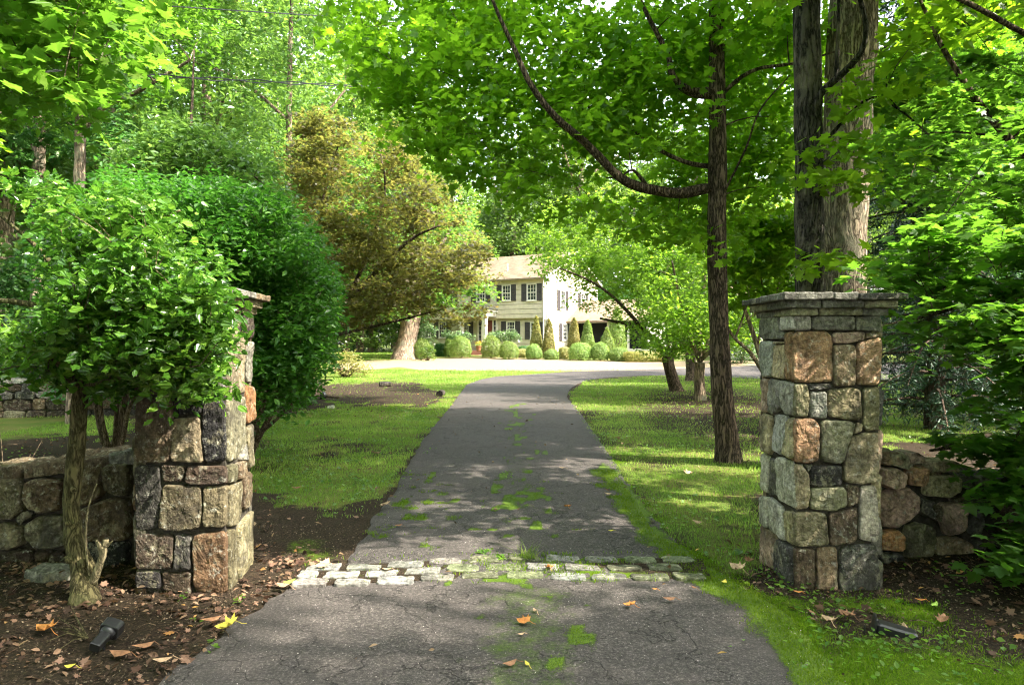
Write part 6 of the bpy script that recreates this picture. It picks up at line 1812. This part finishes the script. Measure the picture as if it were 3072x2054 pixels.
# ------------------------------------------------------------------ fallen leaves one can point at
for nm_, c1 in (('fallen_brown', (.22, .11, .055)), ('fallen_tan', (.42, .28, .17)), ('fallen_orange', (.50, .20, .05)), ('fallen_yellow', (.50, .42, .06)), ('fallen_green', (.25, .38, .06))):
    g = NG(nm_); o_ = g.obj()
    M[nm_] = g.done(g.pbr(g.mix(1.0, c1, g.ramp(g.noise(40, 4, .6, o_), [(.3, .55), (.7, 1.4)]), 'MULTIPLY'), .7, g.bump(g.noise(60, 3, .6, o_), .4, .004), .3))


def fallen(u, v, size, col, kind, rz, label, dz=.0, curl=.9):
    tv, tf = TEMPL[kind]; Rr_ = random.Random(int(u * 7 + v))
    mb = MB(); vs = []
    # a subdivided blade so that it can curl
    for x, y, z in tv:
        yy = y - .5
        vs.append((x * size, yy * size, size * (abs(x) ** 1.5 * curl * .9 + yy * yy * curl * 1.3 * Rr_.uniform(.6, 1.2) + Rr_.uniform(0, .05)) + .004))
    fs = [tuple(f) for f in tf]
    mb.add(vs, fs); mb.tube([(0, -.5 * size, size * curl * .35), (.02 * size, -.75 * size, size * .12), (.05 * size, -.95 * size, size * .06)], [.0018, .0014, .0012], 4)
    o = mb.build('fallen_leaf', M[col]); p = gp(u, v)
    on_drive = abs(p.x - .1) < 1.9
    o.location = (p.x, p.y, p.z + (.032 if on_drive else .012) + dz); o.rotation_euler = (Rr_.uniform(-.15, .15), Rr_.uniform(-.15, .15), rz)
    tag(o, label, 'leaf', 'fallen leaves on and beside the drive')


FL = [(535, 617, .075, 'fallen_tan', 'oval', .4, 'upright tan leaf on the mossy middle of the near asphalt'), (523, 629, .11, 'fallen_orange', 'maple', 1.4, 'orange brown curled leaf in the middle of the near asphalt'), (521, 641, .06, 'fallen_tan', 'oval', 2., 'small pale brown leaf just below the orange one on the near asphalt'),
      (510, 672, .11, 'fallen_brown', 'oval', 1.9, 'brown curled leaf at the bottom middle of the picture'), (527, 671, .06, 'fallen_yellow', 'oval', .5, 'small yellow leaf at the bottom middle of the picture'), (629, 612, .10, 'fallen_orange', 'maple', 1.1, 'pinkish orange leaf at the edge of the long sun streak'),
      (669, 606, .12, 'fallen_brown', 'oval', 1.7, 'brown and green leaf above the long sun streak'), (724, 588, .10, 'fallen_yellow', 'oval', 2.6, 'yellow leaf on the bright moss strip'), (736, 574, .16, 'fallen_tan', 'maple', .6, 'large pale star shaped leaf at the foot of the right pillar'),
      (323, 572, .14, 'fallen_tan', 'maple', 2.0, 'tan leaf on the left end of the cobbles'), (387, 575, .10, 'fallen_tan', 'oval', 1.5, 'pale curled leaf between the cobbles'), (283, 592, .15, 'fallen_tan', 'oval', 1.2, 'large tan leaf at the left corner of the cobbles'),
      (290, 589, .12, 'fallen_green', 'oval', 1.8, 'half green leaf at the left corner of the cobbles'), (549, 573, .11, 'fallen_orange', 'maple', .2, 'orange leaf on the mossy middle of the cobbles'), (226, 634, .17, 'fallen_yellow', 'maple', 1.7, 'bright yellow brown leaf at the left edge of the asphalt'),
      (210, 628, .17, 'fallen_brown', 'oval', 2.2, 'long brown leaf standing beside the yellow one'), (120, 659, .18, 'fallen_brown', 'oval', 1.4, 'large dark brown leaf right of the lower left spotlight'), (142, 652, .17, 'fallen_brown', 'oval', 2.5, 'rolled brown leaf beside the large dark one right of the lower left spotlight'),
      (43, 634, .17, 'fallen_orange', 'maple', 1.2, 'red brown maple leaf left of the lower left spotlight'), (70, 671, .09, 'fallen_yellow', 'oval', 1.5, 'small yellow leaf below the lower left spotlight'), (163, 669, .14, 'fallen_tan', 'oval', 1.8, 'pale buff leaf near the bottom edge on the soil'), (187, 574, .1, 'fallen_tan', 'oval', 2.8, 'tan leaf against the foot of the left pillar'),
      (826, 628, .14, 'fallen_tan', 'maple', .1, 'folded tan leaf standing in the clover left of the sunk black fixture'), (845, 622, .13, 'fallen_brown', 'maple', .9, 'brown leaf just left of the sunk black fixture'), (905, 632, .11, 'fallen_tan', 'oval', 2.9, 'pinkish leaf leaning on the sunk black fixture'), (942, 624, .11, 'fallen_brown', 'maple', 1.9, 'brown leaf right of the sunk black fixture'),
      (920, 603, .10, 'fallen_orange', 'oval', 1.6, 'orange leaf on the sunlit moss'), (934, 608, .10, 'fallen_green', 'oval', 2.2, 'pale green leaf on the sunlit moss'), (812, 587, .09, 'fallen_tan', 'maple', 1.1, 'tan leaf at the base of the right pillar'), (797, 598, .09, 'fallen_orange', 'oval', 1.7, 'orange leaf on the clover left of the right pillar moss'),
      (611, 535, .07, 'fallen_yellow', 'oval', 1.6, 'small yellow green leaf right of centre behind the cobbles'), (567, 511, .11, 'fallen_orange', 'maple', .3, 'small orange leaf on the middle of the drive'), (562, 471, .12, 'fallen_tan', 'oval', 1.6, 'pale leaf far up the middle of the drive'), (608, 498, .12, 'fallen_tan', 'oval', 1.2, 'pale leaf on the right side of the drive'),
      (385, 510, .16, 'fallen_tan', 'maple', 1.0, 'tan curled leaves at the left edge of the drive'), (297, 490, .18, 'fallen_brown', 'oval', 1.4, 'reddish brown leaf on the near edge of the left lawn'), (398, 530, .10, 'fallen_brown', 'oval', 2.0, 'brown leaf on the left of the drive behind the cobbles'), (377, 455, .16, 'fallen_tan', 'maple', .5, 'pale pink leaf on the left lawn by the drive'), (687, 475, .16, 'fallen_tan', 'maple', 2.2, 'pale leaf on the right hand moss lawn'), (697, 527, .13, 'fallen_tan', 'oval', 1.3, 'buff leaf on the moss strip beside the right pillar'),
      (655, 595, .05, 'fallen_orange', 'oval', 1.3, 'small orange leaf just above the long sun streak'), (694, 593, .06, 'fallen_brown', 'oval', .8, 'small brown leaf between the long streak and the moss strip'), (748, 566, .10, 'fallen_brown', 'maple', 2.4, 'brown leaf leaning against the side of the right pillar')]
for f_ in FL: fallen(f_[0], f_[1], f_[2] * .68, *f_[3:])

# ------------------------------------------------------------------ litter, twigs, moss, clover and grass that nobody could count
R = np.random.default_rng(77)


def scatter(n, x0, x1, y0, y1, dens_fn):
    x = R.uniform(x0, x1, n); y = R.uniform(y0, y1, n)
    k = R.random(n) < dens_fn(x, y)
    return x[k], y[k]


def pillars_clear(x, y):
    return ~(((np.abs(x - 2.12) < .29) & (np.abs(y - 4.72) < .29)) | ((np.abs(x + 2.12) < .29) & (np.abs(y - 4.68) < .29)) | ((x < -2.3) & (y > 4.8) & (y < 5.3)) | ((x > 2.3) & (np.abs(y - 5.1 - (x - 2.4) * .18) < .26)))


def on_drive(x, y):
    u, v = proj(x, np.maximum(y, .8), ground_z(x, y))
    return inpoly(u, v, DRIVE_PX) | ((y < 2.6) & (x > -1.9) & (x < 1.9))


def soil_d(x, y):
    g_, m_, t_ = zones(x, y)
    return np.clip(1 - g_ * 1.5 - m_ * 1.2 - t_, 0.02, 1) * ~on_drive(x, y) * pillars_clear(x, y)


xs_, ys_ = [], []
for n, (x0, x1, y0, y1) in ((9000, (-3.6, -.9, 2.0, 5.4)), (6500, (1.6, 4.6, 2.4, 5.6)), (5000, (-8, -.5, 5.2, 12)), (5000, (1., 10, 5.2, 14)), (3000, (-12, 8, 14, 24))):
    a, b = scatter(n, x0, x1, y0, y1, lambda x, y: soil_d(x, y) * (fbm(x, y, .5, 61) > .42 + .0 * x) * 1.0); xs_.append(a); ys_.append(b)
lx, ly = np.concatenate(xs_), np.concatenate(ys_)
pos = np.stack([lx, ly, ground_z(lx, ly) + .008 + R.random(len(lx)) * .012], 1)
M['litter'] = leaf_mat('dead_leaf', (.030, .020, .013), (.085, .050, .030), (.25, .16, .10), (.25, .13, .05), .12, .7, .2, rare=(.42, .24, .07))
for k_, (kind, fr, sz) in enumerate((('oval', .62, .042), ('maple', .38, .045))):
    sel = (R.random(len(pos)) < fr) if k_ == 0 else ~sel
    o = leaves_obj('leaf_litter', pos[sel][::2], sz * .85, kind, M['litter'], tilt=.38, droop=0, R=R, sizevar=.6)
    tag(o, 'dry brown leaf litter scattered over the bare soil by the pillars' if k_ == 0 else 'broken brown maple leaves scattered over the bare soil by the walls', 'leaf litter', kind='stuff')
# fine crumbs of soil and bark
a, b = scatter(52000, -3.8, 4.6, 2.0, 6.0, soil_d)
pos = np.stack([a, b, ground_z(a, b) + .004 + R.random(len(a)) * .006], 1)
M['crumb'] = leaf_mat('soil_crumb', (.02, .014, .010), (.06, .042, .03), (.20, .15, .11), (.1, .06, .04), .05, .9, .1)
tag(leaves_obj('soil_crumbs', pos, .010, 'dia', M['crumb'], tilt=.7, droop=0, R=R, sizevar=.7), 'crumbs of bark and soil on the bare ground near the gate', 'soil crumbs', kind='stuff')
# twigs
tw = MB(); Rr = random.Random(21)
for k in range(150):
    side = Rr.random() < .6
    x, y = (Rr.uniform(-3.4, -1.2), Rr.uniform(2.6, 4.6)) if side else (Rr.uniform(2.2, 4.2), Rr.uniform(3.0, 4.8))
    if on_drive(np.array([x]), np.array([y]))[0]: continue
    a = Rr.uniform(0, 6.28); L_ = Rr.uniform(.04, .22); z = float(ground_z(x, y)) + .012
    pts = [(x + cos(a + .3 * sin(t * 3)) * L_ * t, y + sin(a + .3 * sin(t * 3)) * L_ * t, z + .012 * sin(t * 5 + k)) for t in np.linspace(0, 1, 5)]
    tw.tube(pts, [.0035, .003, .0028, .002, .0015], 4)
tag(tw.build('twig_litter', M['twig']), 'small dead twigs strewn over the soil', 'twigs', kind='stuff')
fbz = MB(); p0 = gp(88, 640)
for k, (du, dv) in enumerate([(-15, -25), (-30, -20), (-42, 5), (-28, 12), (-20, -38), (-36, -8), (-50, -14)]):
    e = gp(88 + du, 640 + dv); m_ = gp(88 + du * .5, 640 + dv * .35)
    fbz.tube([p0 + Vector((0, 0, .015)), m_ + Vector((0, 0, .03 + .01 * (k % 3))), e + Vector((0, 0, .02))], [.0045, .003, .0015], 5)
tag(fbz.build('fallen_branch', M['bark_olive']), 'thin pale dead branch with fine twigs lying left of the lower left spotlight', 'branch')

# grass blades
def blades(x, y, h, wdt, mat, name, label, lean=.35, cat='grass', z_off=0.0, rshift=None):
    n = len(x); z = ground_z(x, y) + z_off
    a = R.random(n) * 2 * pi; l = R.normal(0, lean, (n, 2)); hh = h * R.uniform(.5, 1.35, n); ww = wdt * R.uniform(.7, 1.3, n)
    V = np.zeros((n, 5, 3))
    bx_, by_ = np.cos(a) * ww / 2, np.sin(a) * ww / 2
    V[:, 0] = np.stack([x - bx_, y - by_, z - .004], 1); V[:, 1] = np.stack([x + bx_, y + by_, z - .004], 1)
    V[:, 2] = np.stack([x + bx_ * .8 + l[:, 0] * hh * .45, y + by_ * .8 + l[:, 1] * hh * .45, z + hh * .6], 1)
    V[:, 3] = np.stack([x - bx_ * .8 + l[:, 0] * hh * .45, y - by_ * .8 + l[:, 1] * hh * .45, z + hh * .6], 1)
    V[:, 4] = np.stack([x + l[:, 0] * hh * 1.2, y + l[:, 1] * hh * 1.2, z + hh], 1)
    base = np.array([0, 1, 2, 3, 3, 2, 4]); Lp = (base[None] + (np.arange(n) * 5)[:, None]).ravel()
    r = R.random(n)
    if rshift is not None: r = np.clip(r * .5 + rshift * .5, 0, 1)
    o = np_mesh(name, V.reshape(-1, 3), Lp, np.tile([4, 3], n), mat, {'rnd': np.repeat(r, 5)})
    return tag(o, label, cat, kind='stuff')


M['grass'] = leaf_mat('grass_blade', (.050, .085, .010), (.100, .180, .020), (.24, .31, .07), (.32, .55, .06), .45, .5, .3, rare=(.32, .27, .12))
M['mosst'] = leaf_mat('moss_tuft', (.028, .058, .002), (.064, .116, .003), (.135, .195, .010), (.24, .40, .02), .35, .8, .15)
gd_ = lambda x, y: zones(x, y)[0] * ~on_drive(x, y) * pillars_clear(x, y)
X1, Y1, H1, W1 = [], [], [], []
for n, bx4, h, wd in ((90000, (-4.2, 4.6, 4.6, 8.5), .030, .0045), (150000, (-9, 9, 8.5, 14.5), .034, .007), (120000, (-14, 15, 14.5, 24), .04, .013), (90000, (-20, 18, 24, 36), .05, .022), (26000, (-26, -6, 44, 60), .06, .03)):
    a, b = scatter(n, *bx4, gd_)
    X1.append(a); Y1.append(b); H1.append(np.full(len(a), h)); W1.append(np.full(len(a), wd))
X1, Y1, H1, W1 = map(np.concatenate, (X1, Y1, H1, W1))
blades(X1, Y1, H1, W1, M['grass'], 'lawn_grass', 'short patchy green grass of the lawns on both sides of the drive', rshift=np.clip((fbm(X1, Y1, .8, 91) - .5) * 2.6 + .5, 0, 1))
md_ = lambda x, y: zones(x, y)[1] * ~on_drive(x, y) * pillars_clear(x, y)
a1, b1 = scatter(150000, .9, 4.8, 1.9, 6.4, md_); a2, b2 = scatter(60000, .5, 4.5, 6.4, 12, md_)
a, b = np.concatenate([a1, a2]), np.concatenate([b1, b2])
blades(a, b, np.where(b < 6.4, .014, .02), np.where(b < 6.4, .0045, .009), M['mosst'], 'moss_carpet', 'bright green moss along the right edge of the drive and before the right pillar', lean=.7, cat='moss', rshift=fbm(a, b, .25, 95))
# moss standing on the asphalt
a, b = scatter(240000, -1.6, 3.0, 2.0, 8.5, lambda x, y: np.clip(drive_moss(x, y) * 1.3 - .35, 0, 1) * on_drive(x, y))
blades(a, b, .010, .0045, M['mosst'], 'asphalt_moss', 'moss growing in patches on the asphalt', lean=.8, cat='moss', z_off=.026, rshift=fbm(a, b, .25, 96))
# moss between cobbles
a, b = scatter(9000, -1.5, 2.3, 4.45, 5.1, lambda x, y: np.clip(np.exp(-((x - .2) / .5) ** 2) + .06, 0, 1) * (fbm(x, y, .12, 99) > .5))
blades(a, b, .016, .005, M['mosst'], 'joint_moss', 'moss in the joints of the cobblestone strip', lean=.7, cat='moss', z_off=.034)
# clover and small weeds
wp = []
for (u, v, n, r) in [(850, 610, 40, .3), (830, 600, 30, .25), (790, 590, 60, .25), (880, 655, 120, .5), (960, 650, 90, .5), (860, 640, 60, .3), (960, 570, 60, .5), (1000, 590, 60, .4), (780, 575, 50, .2), (484, 556, 40, .07), (500, 562, 30, .05), (507, 478, 18, .12), (375, 478, 70, .5), (350, 460, 60, .6), (400, 452, 60, .5), (240, 604, 10, .03), (212, 653, 8, .03), (200, 625, 4, .05), (320, 430, 60, .6), (182, 600, 8, .05), (55, 430, 90, 1.0), (30, 455, 40, .6)]:
    p = gp(u, v); q_ = R.normal(0, r * .5, (n, 2)); wp.append(np.stack([p.x + q_[:, 0], p.y + q_[:, 1], ground_z(p.x + q_[:, 0], p.y + q_[:, 1]) + R.uniform(.015, .06, n)], 1))
tag(leaves_obj('clover', np.concatenate(wp), .028, 'wide', M['leaf_left'], tilt=.35, droop=.1, R=R, sizevar=.5), 'small clover and weed leaves among the moss', 'clover', kind='stuff')
a, b = scatter(26000, -6, 8, 5, 16, lambda x, y: zones(x, y)[0] * ~on_drive(x, y) * pillars_clear(x, y) * (fbm(x, y, .6, 71) > .52))
pos = np.stack([a, b, ground_z(a, b) + R.uniform(.015, .045, len(a))], 1)
tag(leaves_obj('lawn_clover', pos, .036, 'wide', M['leaf_pale'], tilt=.4, droop=.1, R=R, sizevar=.5), 'clover and broad leaved weeds spread through the lawns', 'clover', kind='stuff')
a, b = scatter(1500, -7, 9, 3, 20, lambda x, y: np.where(on_drive(x, y), .35, .6) * pillars_clear(x, y))
pos = np.stack([a, b, ground_z(a, b) + .045 + R.uniform(0, .01, len(a))], 1)
tag(leaves_obj('scattered_leaves', pos, .045, 'oval', M['litter'], tilt=.45, droop=0, R=R, sizevar=.6), 'small dead leaves scattered over lawns and drive', 'leaf litter', kind='stuff')
# one grass tuft on the cobbles
p = gp(530, 563); n = 60
tx, ty = p.x + R.normal(0, .03, n), p.y + R.normal(0, .015, n)
o = blades(tx, ty, .10, .004, M['grass'], 'grass_tuft', 'small grass tuft growing between the cobbles at the middle of the drive', lean=.6, z_off=.03); del o['kind']
# grit on the asphalt
a, b = scatter(9000, -2.4, 2.6, 2.0, 6.5, lambda x, y: on_drive(x, y) * 1.0)
pos = np.stack([a, b, ground_z(a, b) + .030 + R.random(len(a)) * .003], 1)
M['grit'] = leaf_mat('pale_grit', (.08, .07, .065), (.18, .16, .15), (.42, .38, .35), (.1, .1, .1), .02, .8, .2)
tag(leaves_obj('grit', pos, .0055, 'dia', M['grit'], tilt=.6, droop=0, R=R, sizevar=.6), 'fine pale grit and seed husks on the asphalt', 'grit', kind='stuff')
